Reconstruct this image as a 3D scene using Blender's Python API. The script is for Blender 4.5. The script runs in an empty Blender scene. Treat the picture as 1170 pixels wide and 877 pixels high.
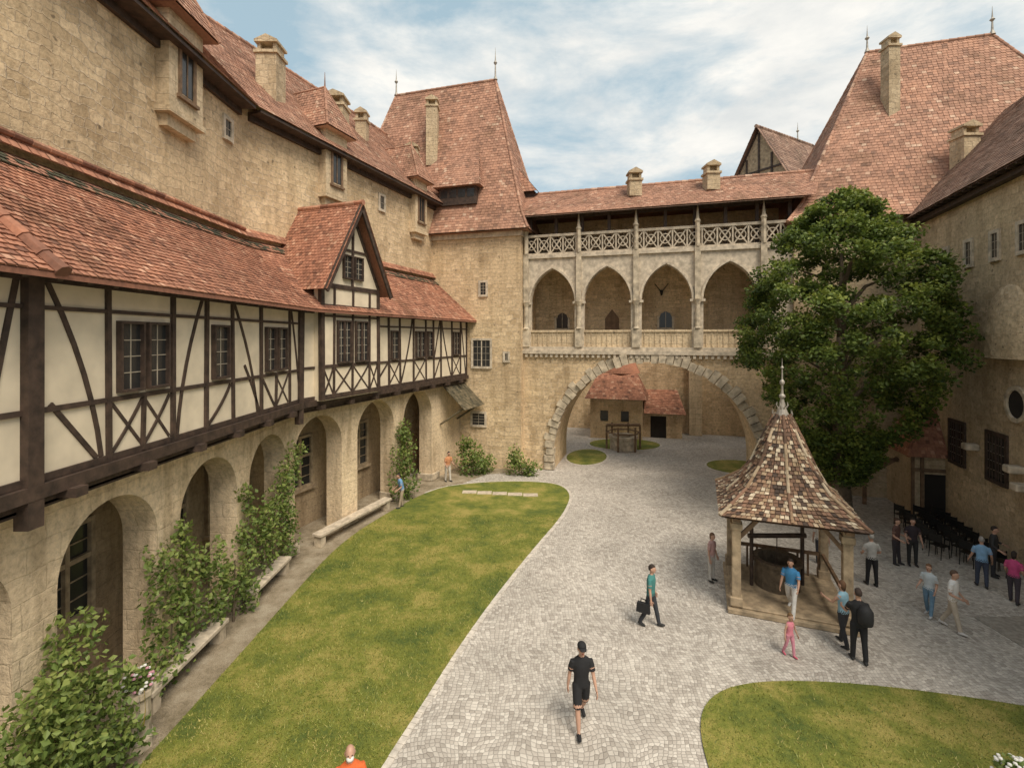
import bpy, bmesh, math, random
import numpy as np
from mathutils import Vector, Matrix, kdtree
R=random.Random(11); NR=np.random.default_rng(5)
scene=bpy.context.scene
COL=scene.collection
V=Vector
# ------------------------------------------------------------------ materials
def newmat(name):
    m=bpy.data.materials.new(name); m.use_nodes=True
    return m,m.node_tree.nodes,m.node_tree.links,m.node_tree.nodes['Principled BSDF']
def ramp(n,cols):
    r=n.new('ShaderNodeValToRGB'); e=r.color_ramp.elements
    while len(e)<len(cols): e.new(.5)
    for i,(p,c) in enumerate(cols):
        e[i].position=p; e[i].color=(c[0],c[1],c[2],1) if not isinstance(c,float) else (c,c,c,1)
    return r
def noise(n,l,vec,scale,detail=4,rough=.6):
    t=n.new('ShaderNodeTexNoise'); t.inputs['Scale'].default_value=scale; t.inputs['Detail'].default_value=detail
    t.inputs['Roughness'].default_value=rough
    if vec: l.new(vec,t.inputs['Vector'])
    return t
def mixc(n,l,mode,fac,a,b):
    m=n.new('ShaderNodeMix'); m.data_type='RGBA'; m.blend_type=mode
    for sock,v in ((m.inputs[0],fac),(m.inputs[6],a),(m.inputs[7],b)):
        if isinstance(v,(int,float)): sock.default_value=v
        elif isinstance(v,tuple): sock.default_value=(v[0],v[1],v[2],1)
        else: l.new(v,sock)
    return m.outputs[2]
def bump(n,l,b,h,strength=.5,dist=.03):
    k=n.new('ShaderNodeBump'); k.inputs['Strength'].default_value=strength; k.inputs['Distance'].default_value=dist
    l.new(h,k.inputs['Height']); l.new(k.outputs[0],b.inputs['Normal']); return k
def plain(name,c,rough=.7,var=.25,scale=6,metal=0,bmp=.2):
    m,n,l,b=newmat(name); tc=n.new('ShaderNodeTexCoord')
    t=noise(n,l,tc.outputs['Object'],scale,3)
    r=ramp(n,[(.3,tuple(x*(1-var) for x in c)),(.7,tuple(min(1,x*(1+var)) for x in c))])
    l.new(t.outputs[0],r.inputs[0]); l.new(r.outputs[0],b.inputs['Base Color'])
    b.inputs['Roughness'].default_value=rough; b.inputs['Metallic'].default_value=metal
    if bmp: bump(n,l,b,t.outputs[0],bmp,.02)
    return m
def stone(name,c1,c2,mort,bw=.5,rh=.26,dist=.1,dirt=.74,brickamt=1.0,pits=True,streak=.5,patch=True):
    m,n,l,b=newmat(name); uv=n.new('ShaderNodeUVMap'); tc=n.new('ShaderNodeTexCoord')
    nz=noise(n,l,uv.outputs[0],1.3,2)
    sub=n.new('ShaderNodeVectorMath'); sub.operation='SUBTRACT'; l.new(nz.outputs[1],sub.inputs[0]); sub.inputs[1].default_value=(.5,.5,.5)
    sc=n.new('ShaderNodeVectorMath'); sc.operation='SCALE'; l.new(sub.outputs[0],sc.inputs[0]); sc.inputs['Scale'].default_value=dist*3.2
    nz2=noise(n,l,uv.outputs[0],6,2)
    sc2=n.new('ShaderNodeVectorMath'); sc2.operation='SCALE'; l.new(nz2.outputs[1],sc2.inputs[0]); sc2.inputs['Scale'].default_value=dist*.75
    ad=n.new('ShaderNodeVectorMath'); l.new(uv.outputs[0],ad.inputs[0]); l.new(sc.outputs[0],ad.inputs[1])
    ad2=n.new('ShaderNodeVectorMath'); l.new(ad.outputs[0],ad2.inputs[0]); l.new(sc2.outputs[0],ad2.inputs[1])
    br=n.new('ShaderNodeTexBrick'); l.new(ad2.outputs[0],br.inputs['Vector'])
    br.inputs['Scale'].default_value=1; br.inputs['Brick Width'].default_value=bw; br.inputs['Row Height'].default_value=rh
    br.inputs['Mortar Size'].default_value=.016; br.inputs['Mortar Smooth'].default_value=.5; br.squash=.7; br.squash_frequency=3
    br.inputs['Color1'].default_value=(*c1,1); br.inputs['Color2'].default_value=(*c2,1); br.inputs['Mortar'].default_value=(*mort,1)
    avg=tuple((a+d)/2 for a,d in zip(c1,c2))
    big=noise(n,l,tc.outputs['Object'],.28,5,.65)
    if patch:
        sep=n.new('ShaderNodeSeparateColor'); l.new(big.outputs[1],sep.inputs[0]); pr=ramp(n,[(.42,brickamt*.3),(.56,brickamt)]); l.new(sep.outputs[2],pr.inputs[0]); amt=pr.outputs[0]
    else: amt=brickamt
    base=mixc(n,l,'MIX',amt,avg,br.outputs[0])
    rb=ramp(n,[(.3,(dirt,dirt*.94,dirt*.87)),(.48,(1.,.98,.95)),(.72,(1.2,1.18,1.12))]); l.new(big.outputs[0],rb.inputs[0])
    fine=noise(n,l,tc.outputs['Object'],8,4,.75)
    rf=ramp(n,[(.3,.62),(.5,1.),(.7,1.25)]); l.new(fine.outputs[0],rf.inputs[0])
    st=n.new('ShaderNodeMapping'); st.inputs['Scale'].default_value=(1.2,1.2,.14); l.new(tc.outputs['Object'],st.inputs[0])
    sn=noise(n,l,st.outputs[0],1.6,3); rs=ramp(n,[(.33,(.66,.63,.58)),(.52,(1.03,1.03,1.03))]); l.new(sn.outputs[0],rs.inputs[0])
    c=mixc(n,l,'MULTIPLY',1,base,rb.outputs[0]); c=mixc(n,l,'MULTIPLY',.85,c,rf.outputs[0]); c=mixc(n,l,'MULTIPLY',streak,c,rs.outputs[0])
    if pits:
        vo=n.new('ShaderNodeTexVoronoi'); vo.inputs['Scale'].default_value=1.7; l.new(ad2.outputs[0],vo.inputs['Vector'])
        rp=ramp(n,[(.05,.32),(.11,1.)]); l.new(vo.outputs['Distance'],rp.inputs[0]); c=mixc(n,l,'MULTIPLY',.85,c,rp.outputs[0])
    l.new(c,b.inputs['Base Color']); b.inputs['Roughness'].default_value=.9
    inv=n.new('ShaderNodeMath'); inv.operation='MULTIPLY_ADD'; l.new(br.outputs['Fac'],inv.inputs[0]); inv.inputs[1].default_value=-.7*brickamt; l.new(fine.outputs[0],inv.inputs[2])
    bump(n,l,b,inv.outputs[0],.9,.035)
    return m
def tilemat(name,cols,dirt=.62):
    m,n,l,b=newmat(name); at=n.new('ShaderNodeAttribute'); at.attribute_name='tint'; tc=n.new('ShaderNodeTexCoord')
    r=ramp(n,cols); l.new(at.outputs['Fac'],r.inputs[0])
    big=noise(n,l,tc.outputs['Object'],.6,5,.75); rb=ramp(n,[(.34,(dirt,dirt,dirt*.92)),(.5,(.95,.95,.95)),(.66,(1.14,1.12,1.08))]); l.new(big.outputs[0],rb.inputs[0])
    f=noise(n,l,tc.outputs['Object'],12,3); rf=ramp(n,[(.3,.72),(.7,1.22)]); l.new(f.outputs[0],rf.inputs[0])
    c=mixc(n,l,'MULTIPLY',1,r.outputs[0],rb.outputs[0]); c=mixc(n,l,'MULTIPLY',.8,c,rf.outputs[0])
    l.new(c,b.inputs['Base Color']); b.inputs['Roughness'].default_value=.85
    return m
def leafmat(name,cols,tr_=.3):
    m,n,l,b=newmat(name); at=n.new('ShaderNodeAttribute'); at.attribute_name='tint'
    r=ramp(n,cols); l.new(at.outputs['Fac'],r.inputs[0]); l.new(r.outputs[0],b.inputs['Base Color']); b.inputs['Roughness'].default_value=.6
    if tr_:
        tr=n.new('ShaderNodeBsdfTranslucent'); l.new(r.outputs[0],tr.inputs[0]); mx=n.new('ShaderNodeMixShader'); mx.inputs[0].default_value=tr_
        l.new(b.outputs[0],mx.inputs[1]); l.new(tr.outputs[0],mx.inputs[2]); l.new(mx.outputs[0],n['Material Output'].inputs[0])
    return m

M={}
M['stone']=stone('stone_ochre',(.72,.56,.37),(.49,.365,.225),(.62,.50,.36),bw=.46,rh=.24,dist=.13)
M['stonelite']=stone('stone_light',(.62,.50,.35),(.54,.43,.29),(.52,.42,.29),bw=.8,rh=.45,dist=.03)
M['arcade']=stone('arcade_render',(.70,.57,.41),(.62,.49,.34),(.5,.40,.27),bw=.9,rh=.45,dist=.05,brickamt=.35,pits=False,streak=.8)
M['rearwall']=stone('shaded_recess_wall',(.40,.31,.20),(.32,.24,.155),(.3,.23,.15),bw=.7,rh=.35,dist=.05,brickamt=.5,pits=False,streak=.8)  # darkened colour puts the arcade recesses' shade into the wall
M['stonegray']=stone('stone_grey',(.56,.45,.31),(.40,.31,.20),(.46,.37,.26))
M['stonedark']=stone('stone_rough',(.64,.51,.35),(.44,.34,.22),(.54,.44,.31),bw=.4,rh=.22,dist=.14)
M['trim']=plain('stone_trim',(.52,.44,.34),.85,.33,4,bmp=.4)
M['rough']=plain('stone_block',(.46,.385,.285),.9,.45,3,bmp=.7)
M['plaster']=plain('cream_plaster',(.70,.60,.45),.9,.13,1.4,bmp=.15)
M['timber']=plain('dark_timber',(.055,.034,.024),.7,.5,5,bmp=.4)
M['timber2']=plain('brown_timber',(.17,.105,.06),.75,.4,5,bmp=.4)
M['post']=plain('weathered_post',(.36,.275,.18),.85,.4,4,bmp=.5)
M['dark']=plain('dark_interior',(.02,.015,.012),.9,.2,3,bmp=0)
M['tile']=tilemat('red_roof_tile',[(0,(.19,.085,.055)),(.3,(.33,.145,.09)),(.7,(.43,.195,.12)),(1,(.54,.31,.21))])
M['tile2']=tilemat('worn_roof_tile',[(0,(.24,.13,.09)),(.4,(.37,.195,.13)),(.8,(.45,.245,.165)),(1,(.53,.36,.26))])
M['tilebrownshade']=tilemat('brown_shaded_roof_tile',[(0,(.17,.10,.075)),(.5,(.26,.155,.11)),(1,(.36,.24,.18))])  # darker brown holds the right wing roof's shade; gabled house shares it
M['tilemoss']=tilemat('mossy_roof_tile',[(0,(.06,.055,.035)),(.5,(.12,.10,.06)),(1,(.2,.16,.10))])
M['tileband']=tilemat('dark_glazed_tile',[(0,(.05,.05,.035)),(.45,(.09,.085,.05)),(.55,(.33,.15,.10)),(1,(.4,.22,.14))])
M['tilewell']=tilemat('mottled_roof_tile',[(0,(.06,.04,.03)),(.3,(.15,.085,.055)),(.5,(.25,.14,.09)),(.7,(.33,.23,.14)),(1,(.56,.47,.35))],.65)
M['lead']=plain('lead_grey',(.34,.31,.27),.6,.3,8,.3)
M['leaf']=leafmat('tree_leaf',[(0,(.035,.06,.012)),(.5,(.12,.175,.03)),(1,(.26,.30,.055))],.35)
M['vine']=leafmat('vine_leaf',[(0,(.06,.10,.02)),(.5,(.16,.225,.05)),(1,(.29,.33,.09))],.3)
M['bark']=plain('bark',(.12,.09,.06),.9,.4,7,bmp=.8)
M['black']=plain('black_cloth',(.015,.015,.017),.8,.2)
M['metal']=plain('black_metal',(.02,.02,.02),.4,.2,metal=.5)
def glass():
    m,n,l,b=newmat('window_glass'); b.inputs['Base Color'].default_value=(.03,.03,.03,1); b.inputs['Roughness'].default_value=.22
    tc=n.new('ShaderNodeTexCoord'); t=noise(n,l,tc.outputs['Object'],4,2); bump(n,l,b,t.outputs[0],.3,.02); return m
M['glass']=glass()
M['muntin']=plain('pale_muntin',(.36,.31,.24),.7,.2)
def cobble():
    m,n,l,b=newmat('cobble_setts'); tc=n.new('ShaderNodeTexCoord')
    nz=noise(n,l,tc.outputs['Object'],.5,2); sc=n.new('ShaderNodeVectorMath'); sc.operation='SCALE'; l.new(nz.outputs[1],sc.inputs[0]); sc.inputs['Scale'].default_value=.9
    ad=n.new('ShaderNodeVectorMath'); l.new(tc.outputs['Object'],ad.inputs[0]); l.new(sc.outputs[0],ad.inputs[1])
    S=11
    v=n.new('ShaderNodeTexVoronoi'); v.voronoi_dimensions='2D'; v.inputs['Scale'].default_value=S; v.inputs['Randomness'].default_value=.36; l.new(ad.outputs[0],v.inputs['Vector'])
    e=n.new('ShaderNodeTexVoronoi'); e.voronoi_dimensions='2D'; e.feature='DISTANCE_TO_EDGE'; e.inputs['Scale'].default_value=S; e.inputs['Randomness'].default_value=.36; l.new(ad.outputs[0],e.inputs['Vector'])
    sp=n.new('ShaderNodeSeparateColor'); l.new(v.outputs['Color'],sp.inputs[0])
    r=ramp(n,[(0,(.36,.325,.29)),(.3,(.46,.42,.38)),(.7,(.53,.49,.445)),(1,(.62,.58,.53))]); l.new(sp.outputs[0],r.inputs[0])
    re=ramp(n,[(.02,.62),(.10,1.)]); l.new(e.outputs[0],re.inputs[0])
    big=noise(n,l,tc.outputs['Object'],.35,6,.7); rb=ramp(n,[(.3,(.76,.75,.73)),(.65,(1.08,1.07,1.05))]); l.new(big.outputs[0],rb.inputs[0])
    c=mixc(n,l,'MULTIPLY',1,r.outputs[0],re.outputs[0]); c=mixc(n,l,'MULTIPLY',1,c,rb.outputs[0])
    l.new(c,b.inputs['Base Color']); b.inputs['Roughness'].default_value=.8
    rh=ramp(n,[(0,0.),(.18,1.)]); l.new(e.outputs[0],rh.inputs[0]); bump(n,l,b,rh.outputs[0],.45,.02); return m
M['cobble']=cobble()
def grassm(name,a,bb,c,sc_=.55):
    m,n,l,b=newmat(name); tc=n.new('ShaderNodeTexCoord')
    t=noise(n,l,tc.outputs['Object'],sc_,8,.75); r=ramp(n,[(.38,a),(.5,bb),(.62,c)]); l.new(t.outputs[0],r.inputs[0])
    f=noise(n,l,tc.outputs['Object'],38,3,.8); rf=ramp(n,[(.3,.6),(.7,1.3)]); l.new(f.outputs[0],rf.inputs[0])
    l.new(mixc(n,l,'MULTIPLY',1,r.outputs[0],rf.outputs[0]),b.inputs['Base Color']); b.inputs['Roughness'].default_value=.9
    bump(n,l,b,f.outputs[0],.8,.04); return m
M['grass']=grassm('lawn_grass',(.085,.12,.018),(.19,.205,.03),(.36,.30,.08))
M['blade']=leafmat('grass_blade',[(0,(.075,.11,.012)),(.6,(.22,.235,.035)),(1,(.40,.33,.11))],0)
M['dirt']=grassm('dirt',(.2,.16,.10),(.32,.26,.18),(.40,.34,.25),1.2)
M['field']=grassm('field',(.08,.09,.03),(.11,.11,.04),(.16,.14,.07))
# ------------------------------------------------------------------ mesh builder
class MB:
    def __init__(s): s.v=[]; s.f=[]; s.t=[]; s.m=[]
    def face(s,pts,tint=None,mi=0):
        i=len(s.v); s.v+= [tuple(p) for p in pts]; s.f.append(tuple(range(i,i+len(pts)))); s.t.append(R.random() if tint is None else tint); s.m.append(mi)
    def hexa(s,P,mi=0):
        i=len(s.v); s.v+=[tuple(p) for p in P]; t=R.random()
        for q in ((3,2,1,0),(4,5,6,7),(0,1,5,4),(1,2,6,5),(2,3,7,6),(3,0,4,7)):
            s.f.append(tuple(i+k for k in q)); s.t.append(t); s.m.append(mi)
    def box(s,W,s0,s1,o0,o1,z0,z1,mi=0):
        s.hexa([W(s0,o0,z0),W(s1,o0,z0),W(s1,o1,z0),W(s0,o1,z0),W(s0,o0,z1),W(s1,o0,z1),W(s1,o1,z1),W(s0,o1,z1)],mi)
    def prism(s,W,pts,o0,o1,mi=0):
        n=len(pts); A=[W(a,o0,z) for a,z in pts]; B=[W(a,o1,z) for a,z in pts]
        s.face(A,.5,mi); s.face(B[::-1],.5,mi)
        for i in range(n): j=(i+1)%n; s.face([A[i],B[i],B[j],A[j]],.5,mi)
    def bar(s,W,s0,z0,s1,z1,w,o0,o1,mi=0):
        d=math.hypot(s1-s0,z1-z0) or 1; nx=-(z1-z0)/d*w/2; nz=(s1-s0)/d*w/2
        s.prism(W,[(s0+nx,z0+nz),(s1+nx,z1+nz),(s1-nx,z1-nz),(s0-nx,z0-nz)],o0,o1,mi)
    def rod(s,p,q,r0,r1=None,n=8,mi=0):
        p=V(p);q=V(q); r1=r0 if r1 is None else r1; d=(q-p).normalized(); a=V((0,0,1)) if abs(d.z)<.9 else V((1,0,0)); u=d.cross(a).normalized(); w=d.cross(u)
        i=len(s.v)
        for c,r in ((p,r0),(q,r1)):
            for k in range(n): an=2*math.pi*k/n; s.v.append(tuple(c+u*r*math.cos(an)+w*r*math.sin(an)))
        t=R.random()
        for k in range(n): j=(k+1)%n; s.f.append((i+k,i+j,i+n+j,i+n+k)); s.t.append(t); s.m.append(mi)
        s.f.append(tuple(range(i+n-1,i-1,-1))); s.f.append(tuple(range(i+n,i+2*n))); s.t+=[t,t]; s.m+=[mi,mi]
    def lathe(s,c,prof,n=12,rot=0,mi=0,sq=None):
        i=len(s.v); c=V(c)
        for r,z in prof:
            for k in range(n):
                an=rot+2*math.pi*k/n; s.v.append((c.x+r*math.cos(an),c.y+r*math.sin(an),c.z+z))
        for a in range(len(prof)-1):
            for k in range(n):
                j=(k+1)%n; s.f.append((i+a*n+k,i+a*n+j,i+(a+1)*n+j,i+(a+1)*n+k)); s.t.append(.5); s.m.append(mi)
        s.f.append(tuple(range(i+n-1,i-1,-1))); L=i+(len(prof)-1)*n; s.f.append(tuple(range(L,L+n))); s.t+=[.5,.5]; s.m+=[mi,mi]
    def archwall(s,W,s0,s1,z0,z1,o0,o1,ops,n=14,mi=0):
        cur=s0
        def full(a,b,za,zb):
            if b-a<1e-4 or zb-za<1e-4: return
            s.face([W(a,o0,za),W(b,o0,za),W(b,o0,zb),W(a,o0,zb)],.5,mi); s.face([W(a,o1,zb),W(b,o1,zb),W(b,o1,za),W(a,o1,za)],.5,mi)
        for (c,h,zb,zs,rise) in ops:
            full(cur,c-h,z0,z1)
            full(c-h,c+h,z0,zb)
            if zb>z0: s.face([W(c-h,o0,zb),W(c+h,o0,zb),W(c+h,o1,zb),W(c-h,o1,zb)],.5,mi)
            pts=[]
            for k in range(n+1):
                an=math.pi*(1-k/n); x=h*math.cos(an)
                if rise<=0: z=zs
                elif rise<=h*1.001: z=zs+rise*math.sqrt(max(0,1-(x/h)**2))
                else:
                    Rr=(rise*rise+h*h)/(2*h); z=zs+math.sqrt(max(0,Rr*Rr-(abs(x)+Rr-h)**2))
                pts.append((c+x,z))
            for (a,za),(b,zb2) in zip(pts,pts[1:]):
                s.face([W(a,o0,za),W(b,o0,zb2),W(b,o0,z1),W(a,o0,z1)],.5,mi); s.face([W(a,o1,z1),W(b,o1,z1),W(b,o1,zb2),W(a,o1,za)],.5,mi)
                s.face([W(a,o0,za),W(a,o1,za),W(b,o1,zb2),W(b,o0,zb2)],.5,mi)
            for x in (c-h,c+h): s.face([W(x,o0,zb),W(x,o0,zs),W(x,o1,zs),W(x,o1,zb)],.5,mi)
            cur=c+h
        full(cur,s1,z0,z1)
        for x in (s0,s1): s.face([W(x,o0,z0),W(x,o1,z0),W(x,o1,z1),W(x,o0,z1)],.5,mi)
        s.face([W(s0,o0,z1),W(s1,o0,z1),W(s1,o1,z1),W(s0,o1,z1)],.5,mi)
    def tiles(s,a,b,c,d,tw=.2,th=.19,lift=.035,mi=0,sg=.23):
        a,b,c,d=V(a),V(b),V(c),V(d); lift*=.75
        nn=(b-a).cross(d-a) if (d-a).length>.01 else (b-a).cross(c-a)
        nn.normalize()
        if nn.z<0: nn=-nn
        L=max(((c+d)/2-(a+b)/2).length,.01); rows=max(1,int(round(L/th)))
        s.face([a,b,c,d] if (c-d).length>1e-3 else [a,b,c],.3,mi)
        for i in range(rows):
            v0=i/rows; v1=min(1,(i+1.25)/rows)
            L0=a.lerp(d,v0); R0=b.lerp(c,v0); L1=a.lerp(d,v1); R1=b.lerp(c,v1)
            w=(R0-L0).length
            if w<.05: continue
            m=max(1,int(round(w/tw))); rt=R.uniform(-.08,.08); off=.5 if i%2 else 0
            us=[0]+[ (k+off)/m for k in range(1 if off==0 else 0,m)]+[1]
            for u0,u1 in zip(us,us[1:]):
                if u1-u0<1e-4: continue
                lf=lift*R.uniform(.75,1.35); g=min(.010/w,(u1-u0)*.2)
                p=L0.lerp(R0,u0+g)+nn*lf; q=L0.lerp(R0,u1-g)+nn*lf*R.uniform(.8,1.15); r=L1.lerp(R1,u1-g)+nn*.006; t=L1.lerp(R1,u0+g)+nn*.006
                tt=min(1,max(0,R.gauss(.5,sg)+rt))
                i0=len(s.v); pl=L0.lerp(R0,u0+g)+nn*.001; ql=L0.lerp(R0,u1-g)+nn*.001
                s.v+=[tuple(p),tuple(q),tuple(r),tuple(t),tuple(pl),tuple(ql)]
                s.f.append((i0,i0+1,i0+2,i0+3)); s.f.append((i0+4,i0+5,i0+1,i0)); s.t+=[tt,tt*.6]; s.m+=[mi,mi]
    def ridge(s,p,q,r=.13,mi=0):
        p=V(p);q=V(q); n=max(1,int((q-p).length/.38))
        for i in range(n):
            a=p.lerp(q,i/n); b=p.lerp(q,min(1,(i+1.12)/n)); s.rod(a,b,r*1.15,r*.92,8,mi)
    def obj(s,name,mats,parent=None,uv=True,smooth=False,bevel=0):
        me=bpy.data.meshes.new(name); off=V(parent.location) if parent is not None else V((0,0,0))
        if parent is not None and parent.parent is not None: off=off+V(parent.parent.location)
        vs=np.array(s.v,dtype=float)-np.array(off)
        me.from_pydata(vs.tolist(),[],s.f)
        if not isinstance(mats,(list,tuple)): mats=[mats]
        for m in mats: me.materials.append(M[m] if isinstance(m,str) else m)
        me.polygons.foreach_set('material_index',s.m)
        at=me.attributes.new('tint','FLOAT','FACE'); at.data.foreach_set('value',s.t)
        if uv:
            ul=me.uv_layers.new(name='UVMap'); dat=np.zeros(len(me.loops)*2)
            vv=np.array(s.v)
            for p in me.polygons:
                n=p.normal
                if abs(n.z)>.97: t=(1,0,0); b=(0,1,0)
                else:
                    tv=V((0,0,1)).cross(n).normalized(); bv=n.cross(tv); t=tuple(tv); b=tuple(bv)
                for li,vi in zip(p.loop_indices,p.vertices):
                    q=vv[vi]; dat[2*li]=q[0]*t[0]+q[1]*t[1]+q[2]*t[2]; dat[2*li+1]=q[0]*b[0]+q[1]*b[1]+q[2]*b[2]
            ul.data.foreach_set('uv',dat)
        if smooth: me.polygons.foreach_set('use_smooth',[True]*len(me.polygons))
        o=bpy.data.objects.new(name,me); COL.objects.link(o)
        if parent is not None: o.parent=parent
        if bevel:
            bv=o.modifiers.new('b','BEVEL'); bv.width=bevel; bv.segments=1
        return o
def top(name,label,cat,loc=(0,0,0),group=None):
    e=bpy.data.objects.new(name,None); e.location=loc; COL.objects.link(e); e.empty_display_size=.2
    e['label']=label; e['category']=cat
    if group: e['group']=group
    return e
def tag(o,label,cat,group=None,kind=None):
    o['label']=label; o['category']=cat
    if group: o['group']=group
    if kind: o['kind']=kind
    return o
I3=lambda s,o,z: V((s,o,z))
WA=lambda s,o,z: V((-8.1+o,s,z))
cb,sb=.9348,.3552
WB=lambda s,o,z: V((-8.1+cb*o+sb*s,17.8-sb*o+cb*s,z))
cc,sc_=.9578,.2874
WC=lambda s,o,z: V((.8+cc*s-sc_*o,30-sc_*s-cc*o,z))
WD=lambda s,o,z: V((19.1-.9409*o-.3387*s,21.8+.3387*o-.9409*s,z))
TB=.1835
def window(W,par,s,z0,w,h,o,style='timber',cols=2,rows=4):
    m=MB(); m.box(W,s-w/2,s+w/2,o,o+.02,z0,z0+h,0)
    nb=max(1,cols)
    for i in range(1,nb*2):
        x=s-w/2+w*i/(nb*2); m.box(W,x-.009,x+.009,o+.021,o+.035,z0,z0+h,1)
    for j in range(1,rows+1):
        zz=z0+h*j/(rows+1); m.box(W,s-w/2,s+w/2,o+.021,o+.034,zz-.009,zz+.009,1)
    ob=m.obj('window',['glass','muntin'],par)
    f=MB(); fw=.055 if style=='timber' else .13; od=.1 if style=='timber' else .07
    f.box(W,s-w/2-fw,s-w/2,o-.02,o+od,z0-fw,z0+h+fw); f.box(W,s+w/2,s+w/2+fw,o-.02,o+od,z0-fw,z0+h+fw)
    f.box(W,s-w/2,s+w/2,o-.02,o+od,z0+h,z0+h+fw); f.box(W,s-w/2-.0,s+w/2,o-.02,o+od+.04,z0-fw,z0)
    for i in range(1,nb):
        x=s-w/2+w*i/nb; k=.045 if style=='timber' else .03; f.box(W,x-k,x+k,o-.02,o+od-.02,z0,z0+h)
    if style=='grille':
        for i in range(1,6): x=s-w/2+w*i/6; f.box(W,x-.012,x+.012,o+.05,o+.075,z0,z0+h)
    fo=f.obj('window_frame','timber' if style in('timber','grille') else 'trim',ob)
    return ob
def chimney(par,c,w,h,z0,mat='stonegray',dx=None):
    m=MB(); x,y=c; W=I3
    m.box(W,x-w/2,x+w/2,y-w/2,y+w/2,z0,z0+h); m.box(W,x-w/2-.07,x+w/2+.07,y-w/2-.07,y+w/2+.07,z0+h,z0+h+.12)
    for i in (-1,1):
        m.box(W,x+i*w*.38-.07,x+i*w*.38+.07,y-w*.42,y+w*.42,z0+h+.12,z0+h+.45)
    m.box(W,x-w*.3,x+w*.3,y-w*.1,y+w*.1,z0+h+.12,z0+h+.44)
    m.box(W,x-w/2-.05,x+w/2+.05,y-w/2-.05,y+w/2+.05,z0+h+.45,z0+h+.55)
    z=z0+h+.55
    m.prism(I3,[(x-w/2-.05,z),(x+w/2+.05,z),(x,z+.22)],y-w/2-.05,y+w/2+.05)
    return m.obj('chimney',mat,par)
def finial(par,p,h):
    m=MB(); m.lathe(p,[(.16,0),(.06,.25),(.04,h*.45),(.13,h*.52),(.04,h*.6),(.02,h*.8),(.005,h)],8); return m.obj('finial','lead',par)
def hiproof(m,W,s0,s1,of,ob,z0,r0,r1,ro,z1,tw=.24,th=.2,pf=.16,hf=.10,front_only=False):
    zm=z0+(z1-z0)*hf; L=lambda a,b:a+(b-a)*pf
    ms0,ms1,mof,mob=L(s0,r0),L(s1,r1),L(of,ro),L(ob,ro)
    E=[W(s0,of,z0),W(s1,of,z0),W(s1,ob,z0),W(s0,ob,z0)]; Mi=[W(ms0,mof,zm),W(ms1,mof,zm),W(ms1,mob,zm),W(ms0,mob,zm)]
    A=W(r0,ro,z1); B=W(r1,ro,z1); T=[(A,B),(B,B),(B,A),(A,A)]
    for i in range(4):
        j=(i+1)%4
        k=2.2 if i==2 else 1
        m.tiles(E[i],E[j],Mi[j],Mi[i],tw*k,th*k); m.tiles(Mi[i],Mi[j],T[i][1],T[i][0],tw*k,th*k)
    m.face([p+V((0,0,-.06)) for p in E],.2)
    for i,t in ((0,A),(1,B),(2,B),(3,A)): m.ridge(E[i],Mi[i],.08); m.ridge(Mi[i],t,.08)
    m.ridge(A,B,.1)
# ================================================================== GROUND
g=MB(); g.face([(-400,-300,-.02),(400,-300,-.02),(400,700,-.02),(-400,700,-.02)]); tag(g.obj('ground','field'),'dry grassy open ground around the castle','ground',kind='structure')
g=MB(); g.face([(-10,-6,-.008),(22,-6,-.008),(26,16,-.008),(26,50,-.008),(-10,50,-.008)]); tag(g.obj('courtyard_paving','cobble'),'pale grey cobblestone paving of the courtyard','paving',kind='structure')
lawnL=[(-7.15,3),(-3.6,3),(-3.15,6),(-2.45,9.1),(-1.98,10.6),(-1.28,13),(-.2,16),(1.0,19),(2.1,21.6),(2.75,23.7),(2.95,25),(2.75,26.2),(2.1,26.9),(.24,27.2),(-2,26.9),(-4.2,25.9),(-6.0,21.4),(-6.7,18.6),(-6.8,15),(-6.9,10)]
lawnR=[(3.2,3),(3.5,7),(3.63,9.1),(3.85,10.1),(4.25,10.75),(4.95,11.2),(6,11.4),(7.6,11.35),(9.4,11.05),(11.2,10.6),(14.5,9.6),(15.5,8),(15.5,3)]
def ell(cx,cy,rx,ry,n=28,rot=0): 
    return [(cx+rx*math.cos(2*math.pi*k/n)*math.cos(rot)-ry*math.sin(2*math.pi*k/n)*math.sin(rot),cy+rx*math.cos(2*math.pi*k/n)*math.sin(rot)+ry*math.sin(2*math.pi*k/n)*math.cos(rot)) for k in range(n)]
def smooth(P,it=2):
    for _ in range(it):
        Q=[]
        for i in range(len(P)):
            a=P[i]; b=P[(i+1)%len(P)]; Q+=[(a[0]*.75+b[0]*.25,a[1]*.75+b[1]*.25),(a[0]*.25+b[0]*.75,a[1]*.25+b[1]*.75)]
        P=Q
    return P
lawns=[('left',smooth(lawnL)),('right',smooth(lawnR)),('a',ell(5.0,32.8,1.3,2.2,rot=-.3)),('b',ell(8.4,36.6,2.6,1.9)),('c',ell(14.0,30.2,1.9,1.7))]
dm=MB(); dm.face([(-10.5,0,-.004),(-6.2,0,-.004),(-6.3,16,-.004),(-5.3,20.6,-.004),(-3.3,26,-.004),(-1.5,28.6,-.004),(1.4,29.4,-.004),(-4,31,-.004),(-11,20,-.004)]); tag(dm.obj('dirt_path','dirt'),'bare earth strip along the arcade wall','path',kind='structure')
for nm,P in lawns:
    m=MB(); n=len(P); m.face([(x,y,.03) for x,y in P]); 
    for i in range(n): a=P[i]; b=P[(i+1)%n]; m.face([(a[0],a[1],-.01),(b[0],b[1],-.01),(b[0],b[1],.03),(a[0],a[1],.03)])
    tag(m.obj('lawn','grass'),'mown green lawn edged by paving stones','lawn',kind='structure')
ed=MB()
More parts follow.
